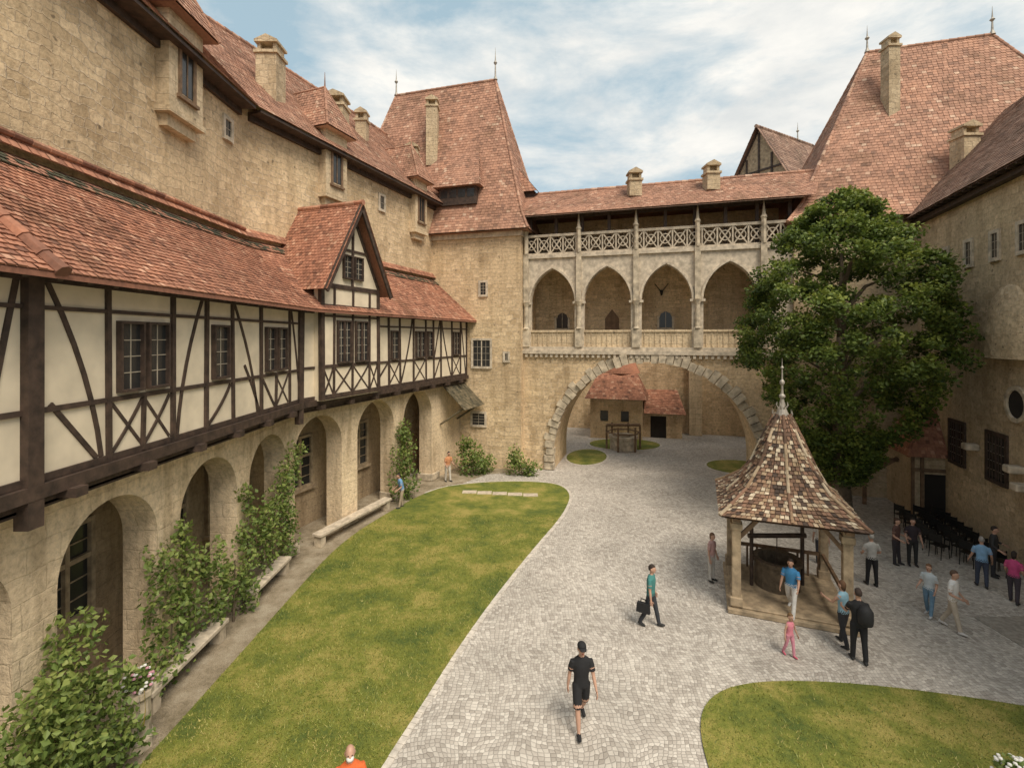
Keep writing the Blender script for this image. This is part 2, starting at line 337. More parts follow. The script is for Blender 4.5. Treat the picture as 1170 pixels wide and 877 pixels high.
for nm,P in lawns:
    pts=[V((x,y,0)) for x,y in P]; pts.append(pts[0]); acc=0
    for a,b in zip(pts,pts[1:]):
        L=(b-a).length; k=max(1,int(round(L/.17)))
        if nm=='left' and a.x<-4.1 and a.y>6: continue
        d=(b-a).normalized(); nn=V((d.y,-d.x,0))
        for i in range(k):
            p=a.lerp(b,(i+.04)/k); q=a.lerp(b,(i+.96)/k); h=.008+R.random()*.012
            o=nn*R.uniform(.12,.16)
            ed.hexa([p+V((0,0,-.01)),p+o+V((0,0,-.01)),q+o+V((0,0,-.01)),q+V((0,0,-.01)),p+V((0,0,h)),p+o+V((0,0,h)),q+o+V((0,0,h)),q+V((0,0,h))])
M['sett']=plain('pale_sett',(.55,.50,.44),.85,.25,5)
tag(ed.obj('stone_edging','sett',uv=True),'row of pale setts edging the lawns','stone edging',kind='structure')
def inpoly(P,x,y):
    r=np.zeros(len(x),bool); n=len(P)
    for i in range(n):
        x1,y1=P[i]; x2,y2=P[(i+1)%n]; c=((y1>y)!=(y2>y))&(x<(x2-x1)*(y-y1)/((y2-y1) or 1e-9)+x1); r^=c
    return r
def blades(P,N,ymax):
    xs=[p[0] for p in P]; x=NR.uniform(min(xs),max(xs),N*4); y=6.5+(ymax-6.5)*NR.random(N*4)**1.7
    k=inpoly(P,x,y); x=x[k][:N]; y=y[k][:N]; n=len(x)
    an=NR.uniform(0,6.28,n); w=NR.uniform(.006,.012,n); h=NR.uniform(.02,.06,n); lx=NR.normal(0,.03,n); ly=NR.normal(0,.03,n)
    A=np.stack([x-w*np.cos(an),y-w*np.sin(an),np.full(n,.028)],1); B=np.stack([x+w*np.cos(an),y+w*np.sin(an),np.full(n,.028)],1); C=np.stack([x+lx,y+ly,.03+h],1)
    return np.stack([A,B,C],1).reshape(-1,3)
def rawmesh(name,verts,k,mat,tint,parent=None):
    me=bpy.data.meshes.new(name); n=len(verts)//k
    off=np.array(parent.location) if parent is not None else 0
    me.from_pydata((verts-off).tolist(),[],np.arange(n*k).reshape(n,k).tolist()); me.materials.append(M[mat])
    at=me.attributes.new('tint','FLOAT','FACE'); at.data.foreach_set('value',np.clip(tint,0,1))
    o=bpy.data.objects.new(name,me); COL.objects.link(o)
    if parent is not None: o.parent=parent
    return o
for P,N,ym in ((lawns[0][1],50000,22),(lawns[1][1],24000,11.5)):
    vb=blades(P,N,ym); cx=vb[::3]; patch=.2*np.sin(cx[:,0]*1.3+cx[:,1]*.7)*np.sin(cx[:,1]*1.9-cx[:,0]*.8)+.1*np.sin(cx[:,1]*4.1+cx[:,0]*3.3)
    tag(rawmesh('grass',vb,3,'blade',NR.normal(.5,.22,len(vb)//3)+patch),'short green grass blades on the lawn','grass',kind='stuff')
for i in range(5):
    sl=MB(); sl.box(I3,-2.55+i*.78,-1.82+i*.78,25.0-i*.12,25.45-i*.12,.0,.055); tag(sl.obj('stone_slab','trim'),'pale stone slab set in the lawn','stone slab','stone slabs in the lawn')
sl=MB(); sl.box(I3,13.2,15.2,12.4,14.0,-.01,.03); tag(sl.obj('cellar_hatch','lead',bevel=.01),'grey flat hatch cover set in the paving','hatch')
# ================================================================== LEFT WING
wing=top('castle_wing','long stone castle wing with arcade and half-timbered gallery','building',(-8,18,0))
C0=lambda o,z: WA(17.8-TB*o,o,z)
m=MB()
opsA=[(c,1.24,0.0,3.5,1.24) for c in (3.4,6.7,9.97,13.2,16.35)]
m.archwall(WA,-3,17.8,0,5.25,0,-.8,opsA,n=20)
m.archwall(WB,0,14,0,5.25,0,-.8,[(1.55,1.28,0,3.65,1.28),(5.2,1.38,0,3.7,1.38),(8.8,1.4,0,3.75,1.4)],n=20)
m.box(WA,-3,17.7,-.65,0.02,5.2,5.26)
m.obj('arcade_wall','arcade',wing)
for W,ss in ((WA,(5.05,8.33,11.6,14.8)),(WB,(0,3.35,7.0,10.5))):
    for s in ss:
        m=MB(); m.box(W,s-.46,s+.46,-.85,.09,0,.38); m.obj('pier_plinth','rough',wing,bevel=.03)
m=MB(); mo=-1.9
m.hexa([WA(-4,mo-.8,0),C0(mo-.8,0),C0(mo,0),WA(-4,mo,0),WA(-4,mo-.8,16.7),C0(mo-.8,16.7),C0(mo,16.7),WA(-4,mo,16.7)])
m.hexa([C0(mo-.8,0),WB(17,mo-.8,0),WB(17,mo,0),C0(mo,0),C0(mo-.8,16.7),WB(17,mo-.8,16.7),WB(17,mo,16.7),C0(mo,16.7)])
m.obj('upper_wall','stone',wing)
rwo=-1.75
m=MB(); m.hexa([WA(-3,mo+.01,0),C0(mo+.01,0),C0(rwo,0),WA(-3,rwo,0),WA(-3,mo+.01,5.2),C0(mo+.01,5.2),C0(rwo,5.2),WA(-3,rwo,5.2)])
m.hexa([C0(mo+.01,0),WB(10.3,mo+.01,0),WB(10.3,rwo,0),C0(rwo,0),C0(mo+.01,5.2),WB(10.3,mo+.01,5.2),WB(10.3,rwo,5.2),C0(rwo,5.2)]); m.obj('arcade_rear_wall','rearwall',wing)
m=MB(); m.box(WA,-3,17.7,mo+.02,.45,5.26,5.3); m.box(WB,.0,13.4,mo+.02,.45,5.262,5.302); m.obj('arcade_ceiling','timber',wing)
def arcwin(W,s,w=2.0):
    z0,h,o=1.7,2.1,rwo
    m=MB(); m.box(W,s-w/2,s+w/2,o,o+.02,z0,z0+h)
    ob=m.obj('window','glass',wing); f=MB()
    for x in (-w/2,-w/6,w/6,w/2): f.box(W,s+x-.055,s+x+.055,o,o+.12,z0-.06,z0+h+.06)
    for z in (z0,z0+h*.62,z0+h): f.box(W,s-w/2,s+w/2,o,o+.11,z-.055,z+.055)
    for j in (.2,.4,.8): f.box(W,s-w/2,s+w/2,o+.021,o+.05,z0+h*j-.012,z0+h*j+.012)
    f.box(W,s-w/2-.15,s+w/2+.15,o,o+.2,z0-.16,z0-.06)
    f.obj('window_frame','post',ob)
for W,ss in ((WA,(3.7,7.1,10.4,13.7,16.75)),(WB,(1.9,5.7))):
    for s in ss: arcwin(W,s)
# ---- timber gallery
pl=MB(); tf=MB()
pl.hexa([WA(-3,.2,5.6),C0(.2,5.6),C0(.5,5.6),WA(-3,.5,5.6),WA(-3,.2,9.1),C0(.2,9.1),C0(.5,9.1),WA(-3,.5,9.1)])
pl.hexa([C0(.2,5.6),WB(13.6,.2,5.6),WB(13.6,.5,5.6),C0(.5,5.6),C0(.2,9.1),WB(13.6,.2,9.1),WB(13.6,.5,9.1),C0(.5,9.1)])
by0,by1,bym=.7,4.15,2.43
pl.box(WB,by0,by1,.505,.85,5.62,10.0); pl.prism(WB,[(by0,10.0),(by1,10.0),(bym,13.0)],.506,.849)
pl.obj('plaster_wall','plaster',wing)
O=.5; T=.06
def vpost(W,s,z0=5.6,z1=9.05,w=.11,o=O,t=T):
    k=R.uniform(-.03,.03); tf.bar(W,s-k,z0,s+k,z1,w*R.uniform(.85,1.15),o-.1,o+t+R.uniform(-.004,.004))
def hr(W,s0,s1,z,w=.12,o=O,t=T-.016): tf.box(W,s0,s1,o-.1,o+t,z-w/2,z+w/2)
def dg(W,s0,z0,s1,z1,w=.085,o=O,t=T-.03,bow=0):
    if bow:
        n_=6; P=[]
        for i in range(n_+1):
            u=i/n_; P.append((s0+(s1-s0)*u+bow*4*u*(1-u),z0+(z1-z0)*u))
        for i,(a,b) in enumerate(zip(P,P[1:])): tf.bar(W,a[0],a[1],b[0],b[1],w,o-.1,o+t-.001*(i%2))
    else: tf.bar(W,s0,z0,s1,z1,w,o-.1,o+t)
tf.box(WA,-3,17.72,.15,.64,5.44,5.66); tf.box(WA,-3,17.75,-.1,.45,5.22,5.42)
tf.box(WB,-.05,13.6,.15,.64,5.442,5.662); tf.box(WB,-.05,13.6,-.1,.45,5.222,5.422)
for s in [x*1.65+.1 for x in range(-1,11)]: tf.box(WA,s-.12,s+.12,-.2,.78,5.30,5.46)
for s in [x*1.65+.9 for x in range(0,8)]: tf.box(WB,s-.12,s+.12,-.2,.78,5.301,5.461)
hr(WA,-3,17.7,8.98,.18,t=T+.01); hr(WA,-3,17.7,6.82,.09); hr(WA,-3,17.7,5.73,.12)
hr(WA,-3,17.7,8.48,.07)
PA=[1.2,3.4,5.6,9.2,10.95,12.15,13.3,14.8,16.7]
for s in PA: vpost(WA,s)
vpost(WA,7.7,5.0,9.05,.28,t=.13)
vpost(WB,-.1,4.9,9.0,.22,o=.6,t=.1)
for (s0,z0,s1,z1,bw) in ((9.05,5.8,8.0,8.9,.16),(6.9,5.8,7.5,8.9,0),(8.05,6.9,8.95,5.8,0),(5.7,8.3,6.6,5.8,0),(11.1,5.8,12.0,8.9,-.14),(13.4,8.9,14.6,5.8,.16),(16.85,8.9,17.5,5.8,.06),(4.4,5.8,3.5,8.9,0),(14.7,5.8,13.9,7.2,.05)): dg(WA,s0,z0,s1,z1,bow=bw)
def xx(W,s0,s1,z0,z1,o=O):
    dg(W,s0,z0,s1,z1,.065,o,bow=.03); tf.bar(W,s0,z1,s1,z0,.065,o-.1,o+T-.042)
for s0,s1 in ((9.3,10.05),(10.12,10.85),(15.78,16.6)): xx(WA,s0,s1,5.82,6.74)
for s in (10.07,15.74): vpost(WA,s,5.7,6.8,.08)
dg(WA,12.25,5.82,13.2,6.74,bow=.08); dg(WA,14.9,6.74,15.65,5.82,.08)
hr(WB,0,13.6,8.98,.18); hr(WB,0,13.6,6.86,.09); hr(WB,0,13.6,5.73,.12); hr(WB,4.2,13.6,8.48,.07)
for s in (5.4,6.3,7.5,8.7,9.5,10.3,11.6,12.7,13.5): vpost(WB,s,w=.105)
for a,b in ((5.45,6.25),(7.6,8.6),(11.7,12.6)): xx(WB,a,b,5.82,6.78)
dg(WB,4.3,5.82,5.3,6.78,.08); dg(WB,6.4,5.82,7.4,8.9,.09,bow=.1); dg(WB,10.2,8.9,9.6,6.9,.08); dg(WB,11.5,5.82,10.4,8.9,.09,bow=-.1); dg(WB,12.8,8.9,13.4,5.8,.09); dg(WB,9.6,5.82,10.2,6.78,.08)
bo=.85
for s in (by0+.03,1.35,bym,3.5,by1-.03): vpost(WB,s,5.65,9.95,.15 if s in(by0+.03,by1-.03) else .09,bo)
for z,w in ((9.95,.18),(9.2,.09),(6.9,.12),(5.75,.18),(8.8,.07)): hr(WB,by0,by1,z,w,bo)
for a,b in ((.8,1.3),(1.4,2.38),(2.48,3.45),(3.55,4.05)): xx(WB,a,b,5.85,6.83,bo)
for s0,z0,s1,z1 in ((by0,10.0,bym,12.95),(by1,10.0,bym,12.95)): tf.bar(WB,s0,z0,s1,z1,.12,bo-.1,bo+.05)
vpost(WB,bym,9.9,12.8,.1,bo); hr(WB,1.5,3.4,11.45,.09,bo)
hw=2.05; ap=13.35; ez=9.75
for sx in (-1,1):
    tf.bar(WB,bym+sx*hw*.98,ez-.05,bym,ap-.12,.22,1.28,1.36)
for s in [x*.55 for x in range(-4,32)]: 
    tf.bar(lambda a,o,z,s=s: WA(s+o,a,z),.3,9.34,1.02,8.92,.1,-.05,.05)
for s in [4.8+x*.55 for x in range(0,16)]: tf.bar(lambda a,o,z,s=s: WB(s+o,a,z),.3,9.34,1.02,8.92,.1,-.05,.05)
tf.obj('timber_frame','timber',wing)
for s,w,c in ((9.72,.52,1),(10.45,.52,1),(12.72,.58,1),(15.35,.5,1),(16.1,.5,1),(3.0,1.0,2)): window(WA,wing,s,6.98,w,1.28,O+.01,'timber',c,3)
for s,w,c in ((5.85,.5,1),(8.1,.75,2),(9.1,.42,1),(12.1,.65,2)): window(WB,wing,s,7.0,w,1.25,O+.01,'timber',c,3)
for s,w,c in ((1.9,.7,2),(2.97,.7,2)): window(WB,wing,s,7.05,w,1.55,bo+.01,'timber',c,4)
for s in (2.1,2.77): window(WB,wing,s,10.35,.42,.85,bo+.01,'timber',1,3)
m=MB(); e0,e1=1.1,9.0; t0,t1=mo,11.65
m.tiles(WA(-3,e0,e1),C0(e0,e1),C0(t0,t1),WA(-3,t0,t1),.15,.135,.04)
m.tiles(C0(e0,e1),WB(13.9,e0,e1),WB(13.9,t0,t1),C0(t0,t1),.17,.16,.035)
m.tiles(WA(-3,t0+.25,11.72),C0(t0+.25,11.72),C0(t0,12.05),WA(-3,t0,12.05),.2,.2,.03); m.tiles(C0(t0+.25,11.72),WB(14,t0+.25,11.72),WB(14,t0,12.05),C0(t0,12.05),.2,.2,.03)
m.ridge(WA(7.6,e0+.05,e1+.0),WA(7.6,t0,t1+.05),.11)
m.ridge(WA(-3,t0+.12,12.0),C0(t0+.12,12.0),.07)
for W,a,b in ((WA,-3,17.6),(WB,0,13.9)): m.hexa([W(a,e0,e1-.1),W(b,e0,e1-.1),W(b,t0,t1-.1),W(a,t0,t1-.1),W(a,e0,e1-.02),W(b,e0,e1-.02),W(b,t0,t1-.02),W(a,t0,t1-.02)])
m.obj('gallery_roof','tile',wing)
m=MB()
f=lambda u:(e0+(t0-e0)*u,e1+(t1-e1)*u+.05)
(ba,bb2),(bc_,bd_)=f(.84),f(.95)
m.tiles(WA(-3,ba,bb2),C0(ba,bb2),C0(bc_,bd_),WA(-3,bc_,bd_),.16,.145,.04)
m.tiles(C0(ba,bb2),WB(13.9,ba,bb2),WB(13.9,bc_,bd_),C0(bc_,bd_),.16,.145,.04); m.obj('tile_band','tileband',wing)
m=MB()
for sx in (-1,1):
    a=WB(bym+sx*hw,1.4,ez); d=WB(bym,1.4,ap); a2=WB(bym+sx*hw,-2.2,ez); d2=WB(bym,-2.2,ap)
    m.tiles(a,a2,d2,d,.16,.15,.035)
m.ridge(WB(bym,1.4,ap+.03),WB(bym,-2,ap+.03),.1)
m.obj('bay_roof','tile',wing)
m=MB(); e0,e1=-1.2,16.45; t0,t1=-6.6,22.2
m.tiles(WA(-4,e0,e1),C0(e0,e1),C0(t0,t1),WA(-4,t0,t1),.2,.18,.035)
m.tiles(C0(e0,e1),WB(17,e0,e1),WB(17,t0,t1),C0(t0,t1),.2,.18,.035)
m.face([WA(-4,t0,t1),C0(t0,t1),C0(-12,e1),WA(-4,-12,e1)]); m.face([C0(t0,t1),WB(17,t0,t1),WB(17,-12,e1),C0(-12,e1)])
m.ridge(WA(-4,t0,t1),C0(t0,t1)); m.ridge(C0(t0,t1),WB(17,t0,t1))
m.obj('roof','tile2',wing)
m=MB()
for W,a,b in ((WA,-4,17.9),(WB,-.1,17)):
    m.box(W,a,b,mo,-1.25,16.32,16.42); m.box(W,a,b,mo,mo+.14,16.1,16.32)
m.obj('eave_board','timber',wing)
def walldormer(W,s,zb,w=1.5,zt=17.4,win=True):
    d=MB(); d.box(W,s-w/2,s+w/2,mo-1.5,mo+.38,zb+.35,zt); d.box(W,s-w/2+.12,s+w/2-.12,mo,mo+.25,zb,zb+.36); d.box(W,s-w/2-.06,s+w/2+.06,mo-1,mo+.44,zb+.34,zb+.5)
    ob=d.obj('dormer','stonelite',wing)
    r=MB(); h=2.1
    p=[W(s-w/2-.28,mo+.72,zt-.1),W(s+w/2+.28,mo+.72,zt-.1),W(s+w/2+.28,mo-1.6,zt-.1),W(s-w/2-.28,mo-1.6,zt-.1)]; A=W(s,mo-.3,zt+h); B=W(s,mo-2.6,zt+h)
    r.tiles(p[0],p[1],A,A,.17,.16,.03); r.tiles(p[1],W(s+w/2+.28,mo-3.0,zt-.1),B,A,.17,.16,.03); r.tiles(p[0],W(s-w/2-.28,mo-3.0,zt-.1),B,A,.17,.16,.03)
    r.face([q+V((0,0,-.05)) for q in p]); r.ridge(p[0],A,.06); r.ridge(p[1],A,.06); r.ridge(A,B,.06); r.rod(A,A+V((0,0,.7)),.04,.01)
    r.obj('dormer_roof','tile2',ob)
    g=MB(); g.box(W,s-.27,s+.27,mo+.381,mo+.39,zb+1.1,zb+2.5,0); g.box(W,s-.38,s-.27,mo+.38,mo+.43,zb+1,zb+2.6,1); g.box(W,s+.27,s+.38,mo+.38,mo+.43,zb+1,zb+2.6,1); g.box(W,s-.27,s+.27,mo+.38,mo+.43,zb+2.5,zb+2.6,1); g.box(W,s-.45,s+.45,mo+.38,mo+.48,zb+.9,zb+1,1); g.box(W,s-.02,s+.02,mo+.391,mo+.41,zb+1.1,zb+2.5,1)
    g.obj('window',['glass','timber2'],ob)
walldormer(WA,14.5,14.0,1.5); walldormer(WB,4.3,13.9,1.4); walldormer(WB,11.6,13.8,1.3)
window(WA,wing,17.2,15.0,.35,.6,mo,'stone',1,1)
window(WB,wing,8.2,14.8,.35,.7,mo,'stone',1,1)
chimney(wing,WB(1.9,-2.9,0)[:2],.85,2.7,17,'stonegray'); chimney(wing,WB(5.9,-2.9,0)[:2],.95,2.1,17.2,'stonegray'); chimney(wing,WB(9.3,-4.0,0)[:2],.6,1.6,18.6,'stonegray')
chimney(wing,WB(12.2,-2.5,0)[:2],.7,1.9,17.2,'stonegray')
m=MB(); m.tiles(WB(10.9,1.7,3.9),WB(13.6,1.7,3.9),WB(13.6,.2,5.3),WB(10.9,.2,5.3),.2,.2,.03)
for s in (11.1,13.2): m.rod(WB(s,.05,3.0),WB(s,1.5,3.95),.06)
m.obj('porch_roof','tilemoss',wing)
# ================================================================== LEFT TOWER
tw=top('castle_tower','square stone tower with steep red tiled hip roof','tower',tuple(WC(-5,.6,0)))
m=MB(); m.box(WC,-13,-.1,-5.8,.6,0,14.6); m.obj('wall','stone',tw)
m=MB(); hiproof(m,WC,-13.5,.45,1.1,-6.3,14.45,-10.3,-2.76,-2.5,25.4); m.obj('roof','tile2',tw)
m=MB(); m.box(WC,-13.1,0,-5.9,.72,14.1,14.4); m.obj('cornice','trim',tw)
finial(tw,WC(-10.3,-2.5,25.4),1.9); finial(tw,WC(-2.76,-2.5,25.4),2.2)
for s,z,w,h,st,c in ((-2.5,10.6,.35,.75,'stone',1),(-2.6,6.2,1.1,1.6,'stone',2),(-1.0,6.6,.18,.4,'stone',1),(-2.8,2.6,.8,.7,'stone',1)): window(WC,tw,s,z,w,h,.6,st,c,3)
q=-.5
d=MB(); d.box(WC,-5.0+q,-2.5+q,-1.2,.5,16.3,17.5); ob=d.obj('dormer','timber',tw)
r=MB(); a1,a2,b1,b2=WC(-5.3+q,.8,17.4),WC(-2.2+q,.8,17.4),WC(-2.8+q,-.75,19.9),WC(-4.7+q,-.75,19.9)
r.tiles(a1,a2,b1,b2,.22,.2); r.tiles(a2,WC(-2.2+q,-.6,17.4),b1,b1,.22,.2); r.tiles(a1,WC(-5.3+q,-.6,17.4),b2,b2,.22,.2); r.face([a1,a2,WC(-2.2+q,-.6,17.4),WC(-5.3+q,-.6,17.4)],.2); r.obj('dormer_roof','tile2',ob)
for i in range(4):
    r=MB(); r.box(WC,-4.9+q+i*.6,-4.45+q+i*.6,.501,.51,16.75,17.25); r.obj('window','glass',ob)
d=MB(); d.box(WC,-1.6,.1,-3.3,-1.9,16.3,17.5); ob=d.obj('dormer','timber',tw)
r=MB(); r.tiles(WC(.35,-1.6,17.4),WC(.35,-3.6,17.4),WC(-1.3,-3.0,19.4),WC(-1.3,-2.2,19.4),.24,.22); r.tiles(WC(.35,-1.6,17.4),WC(-1.3,-1.6,17.4),WC(-1.3,-2.2,19.4),WC(-1.3,-2.2,19.4),.24,.22); r.obj('dormer_roof','tile2',ob)
chimney(tw,WC(-6.7,-1.0,0)[:2],.75,3.9,19.4,'stonegray')
# ================================================================== BRIDGE
br=top('gallery_bridge','stone bridge wing with great arch, gothic arcade and tiled roof','building',tuple(WC(7,0,0)))
ac,ar,asp=7.4,5.65,.95
m=MB(); m.archwall(WC,-.1,14.6,0,7.0,0,-4.4,[(ac,ar,0,asp,ar)],n=40); m.obj('wall','stone',br)
m=MB(); nv=44
for k in range(nv):
    a0=math.pi*(k+.05)/nv; a1=math.pi*(k+.95)/nv; ro=ar+R.uniform(.36,.66); ri=ar-R.uniform(.0,.09); o=R.uniform(.06,.28)
    P=[(ac+r*math.cos(a),asp+r*math.sin(a)) for r,a in ((ri,a0),(ro,a0),(ro+.03,(a0+a1)/2),(ro,a1),(ri,a1))]
    m.prism(WC,P,-.3,o)
for sx in (-1,1):
    for j in range(2): m.box(WC,ac+sx*(ar+.25)-.33,ac+sx*(ar+.25)+.33,-.3,.1+.06*j,j*.48+.01,(j+1)*.48-.02)
m.obj('arch_ring','rough',br,bevel=.06)
m=MB(); m.box(WC,-.1,14.6,-4.4,.22,7.0,7.22); m.box(WC,-.1,14.6,-4.4,.12,7.22,7.42)
for i in range(48): m.box(WC,.05+i*.31,.2+i*.31,0,.17,6.8,7.0)
m.box(WC,-.1,14.6,-4.3,.12,12.75,12.95)
m.obj('cornice','trim',br)
gc=[1.7,4.95,8.25,11.55]
m=MB(); m.archwall(WC,-.1,14.6,7.42,12.75,0,-.4,[(c,1.35,7.42,10.1,2.0) for c in gc]); m.obj('gothic_arcade','trim',br)
m=MB()
for c in gc:
    h=1.42; rise=2.1; Rr=(rise*rise+h*h)/(2*h); pts=[]
    for k in range(21):
        x=h*math.cos(math.pi*(1-k/20)); pts.append((c+x,10.1+math.sqrt(max(0,Rr*Rr-(abs(x)+Rr-h)**2))))
    for a,b in zip(pts,pts[1:]): m.bar(WC,a[0],a[1],b[0],b[1],.12,-.05,.1)
    m.bar(WC,c-1.6,10.05,c-1.25,10.05,.14,-.05,.12); m.bar(WC,c+1.25,10.05,c+1.6,10.05,.14,-.05,.12)
m.obj('arch_moulding','trim',br)
m=MB()
for c in gc:
    m.box(WC,c-1.35,c+1.35,-.3,-.1,7.42,8.3); m.box(WC,c-1.36,c+1.36,-.34,-.02,8.3,8.42)
    for i in range(9): x=c-1.2+i*.3; m.box(WC,x-.02,x+.02,-.1,-.06,7.5,8.3)
m.obj('parapet','stonelite',br)
for s in (.1,3.32,6.6,9.9,13.2):
    m=MB(); m.box(WC,s-.22,s+.22,-.05,.2,7.42,8.5); m.lathe(WC(s,.1,8.5),[(.2,0),(.15,.1),(.13,1.3),(.2,1.5),(.24,1.6)],8); m.box(WC,s-.15,s+.15,-.02,.22,10.1,13.0)
    m.lathe(WC(s,.14,13),[(.14,0),(.13,1.3),(.18,1.4),(.1,1.55),(.02,2.3)],6); m.obj('column','rough',br)
m=MB(); m.box(WC,-.1,14.6,-4.4,-3.2,7.42,15.6); m.obj('rear_wall','stone',br)
for c in (1.7,8.25):
    m=MB(); pts=[(c-.38,8.6),(c+.38,8.6),(c+.38,9.2),(c+.27,9.48),(c,9.62),(c-.27,9.48),(c-.38,9.2)]
    m.prism(WC,pts,-3.21,-3.17,0); m.box(WC,c-.5,c-.38,-3.22,-3.1,8.5,9.3,1); m.box(WC,c+.38,c+.5,-3.22,-3.1,8.5,9.3,1); m.box(WC,c-.5,c+.5,-3.22,-3.08,8.42,8.55,1); m.box(WC,c-.015,c+.015,-3.17,-3.15,8.6,9.6,1); m.obj('window',['glass','trim'],br)
m=MB(); pts=[(4.5,7.42),(5.4,7.42),(5.4,9.2),(4.95,9.8),(4.5,9.2)]; m.prism(WC,pts,-3.21,-3.17,0); m.obj('door','timber2',br)
m=MB(); m.rod(WC(8.0,-3.1,10.9),WC(8.0,-3.0,10.6),.12,.05); m.rod(WC(8,-3,10.8),WC(7.6,-2.8,11.3),.03); m.rod(WC(8,-3,10.8),WC(8.4,-2.8,11.3),.03); m.obj('antler_trophy','dark',br)
m=MB(); m.box(WC,-.1,14.6,-.22,.0,14.05,14.2); m.box(WC,-.1,14.6,-.2,-.02,12.95,13.08)
x=.0
while x<14.4:
    a,b=x+.06,x+.72; m.bar(WC,a,13.1,b,14.03,.07,-.16,-.05); m.bar(WC,a,14.03,b,13.1,.07,-.155,-.045); m.box(WC,x-.04,x+.04,-.18,-.03,13.08,14.05)
    for k in range(12):
        a0=2*math.pi*k/12;a1=2*math.pi*(k+1)/12; cx=x+.39; m.bar(WC,cx+.27*math.cos(a0),13.57+.27*math.sin(a0),cx+.27*math.cos(a1),13.57+.27*math.sin(a1),.05,-.15,-.04)
    x+=.78
m.obj('balustrade','trim',br)
m=MB()
for i in range(10): s=.3+i*1.58; m.box(WC,s-.09,s+.09,-.4,-.22,12.95,15.5)
m.box(WC,-.1,14.6,-.45,-.2,15.2,15.45)
for i in range(36): s=i*.41; m.bar(lambda a,o,z,s=s: WC(s+o,a,z),-.3,15.55,.5,15.2,.09,-.05,.05)
m.obj('veranda_frame','timber',br)
m=MB(); a=15.25; b=17.3
m.tiles(WC(-.1,.65,a),WC(15.5,.65,a),WC(16.5,-2.2,b),WC(-.8,-2.2,b),.2,.17,.035); m.tiles(WC(-.1,-5,a),WC(15.5,-5,a),WC(16.5,-2.2,b),WC(-.8,-2.2,b),.3,.3,.03)
m.face([WC(-.1,.63,a-.07),WC(15,.63,a-.07),WC(15,-2.2,b-.1),WC(-.1,-2.2,b-.1)]); m.ridge(WC(-.5,-2.2,b),WC(16.5,-2.2,b),.12); m.obj('roof','tile2',br)
for s in (6.45,10.7): chimney(br,WC(s,-1.0,0)[:2],.72,.9,16.3,'stonegray')
# ================================================================== RIGHT TOWER
rt=top('keep_tower','massive stone tower with tall steep red tiled roof','tower',tuple(WC(18,0,0)))
m=MB(); m.box(WC,14.6,30.5,-10,.25,0,14.1); m.obj('wall','stonegray',rt)
m=MB(); hiproof(m,WC,14.2,31,.7,-10.5,13.95,19.7,25.7,-5,24.9); m.obj('roof','tile2',rt)
finial(rt,WC(19.7,-5,24.9),1.6); finial(rt,WC(25.7,-5,24.9),1.6)
chimney(rt,WC(20.1,-3.0,0)[:2],.62,4.1,19.8,'stonegray'); chimney(rt,WC(22.2,-.4,0)[:2],.8,1.8,15.9,'stonegray')
window(WC,rt,16.2,9.0,.9,1.5,.25,'stone',2,3)
# ================================================================== RIGHT WING
rw=top('castle_wing','stone residential wing with shade-darkened brown tiled roof and barred windows','building',tuple(WD(5,0,0)))
m=MB(); m.box(WD,-2.6,20,-9,0,0,14.0); m.obj('wall','stonedark',rw)
m=MB(); m.tiles(WD(-3,.6,13.75),WD(20,.6,13.75),WD(20,-4.6,19.6),WD(-5,-4.6,19.6),.22,.18,.035); m.face([WD(-3,.58,13.7),WD(20,.58,13.7),WD(20,-4.6,19.5),WD(-5,-4.6,19.5)]); m.tiles(WD(-3,-9.8,13.75),WD(20,-9.8,13.75),WD(20,-4.6,19.6),WD(-5,-4.6,19.6),.4,.4,.04); m.obj('roof','tilebrownshade',rw)
m=MB(); m.box(WD,-2.6,20,-.1,.3,13.45,13.65); 
for i in range(40): s=-2.4+i*.55; m.box(WD,s-.05,s+.05,-.1,.55,13.65,13.75)
m.obj('eave_board','timber',rw)
for s in (.4,2.3,4.1,5.7,7.4): window(WD,rw,s,10.9,.42,.9,0,'stone',1,2)
for s in (1.4,4.2,7.5): window(WD,rw,s,2.8,1.1,1.6,0,'grille',2,4)
m=MB(); rings=[]; RB=random.Random(4)
for j in range(13):
    zz=j/12; k=math.sqrt(max(.0,1-(zz)**1.7)) if j>0 else 1
    jr=lambda: 1+RB.uniform(-.035,.035)
    rings.append([WD(4.9+1.5*k*math.cos(math.pi*i/18)*jr(),-.12+.62*(k**.8)*math.sin(math.pi*i/18)**.8*jr() if 0<i<18 else -.12,7.25+2.7*zz) for i in range(19)])
for a,b in zip(rings,rings[1:]):
    for i in range(18): m.face([a[i],a[i+1],b[i+1],b[i]],.5)
m.face(rings[0],.5); m.obj('apse','stonedark',rw,uv=True)
m=MB()
pts=[(5.4+.5*math.cos(2*math.pi*k/20),5.7+.5*math.sin(2*math.pi*k/20)) for k in range(20)]; m.prism(WD,pts,-.02,.03,0)
for k in range(20):
    a0=2*math.pi*k/20;a1=2*math.pi*(k+1)/20; m.bar(WD,5.4+.56*math.cos(a0),5.7+.56*math.sin(a0),5.4+.56*math.cos(a1),5.7+.56*math.sin(a1),.14,-.02,.1,1)
m.obj('round_opening',['dark','rough'],rw)
for s,z in ((5.6,3.4),(6.0,2.9),(2.9,3.6)): m=MB(); m.box(WD,s-.2,s+.2,0,.45,z,z+.25); m.obj('corbel','trim',rw,bevel=.04)
sh=top('wooden_shed','small stone turret with timber supports and red pyramid roof','shed',tuple(WC(19.4,1.5,0)))
D=1.75; o1=2.95; oc=1.75
m=MB(); m.box(WC,16.95+D,18.65+D,.26,o1,0,2.9); m.obj('wall','stonedark',sh)
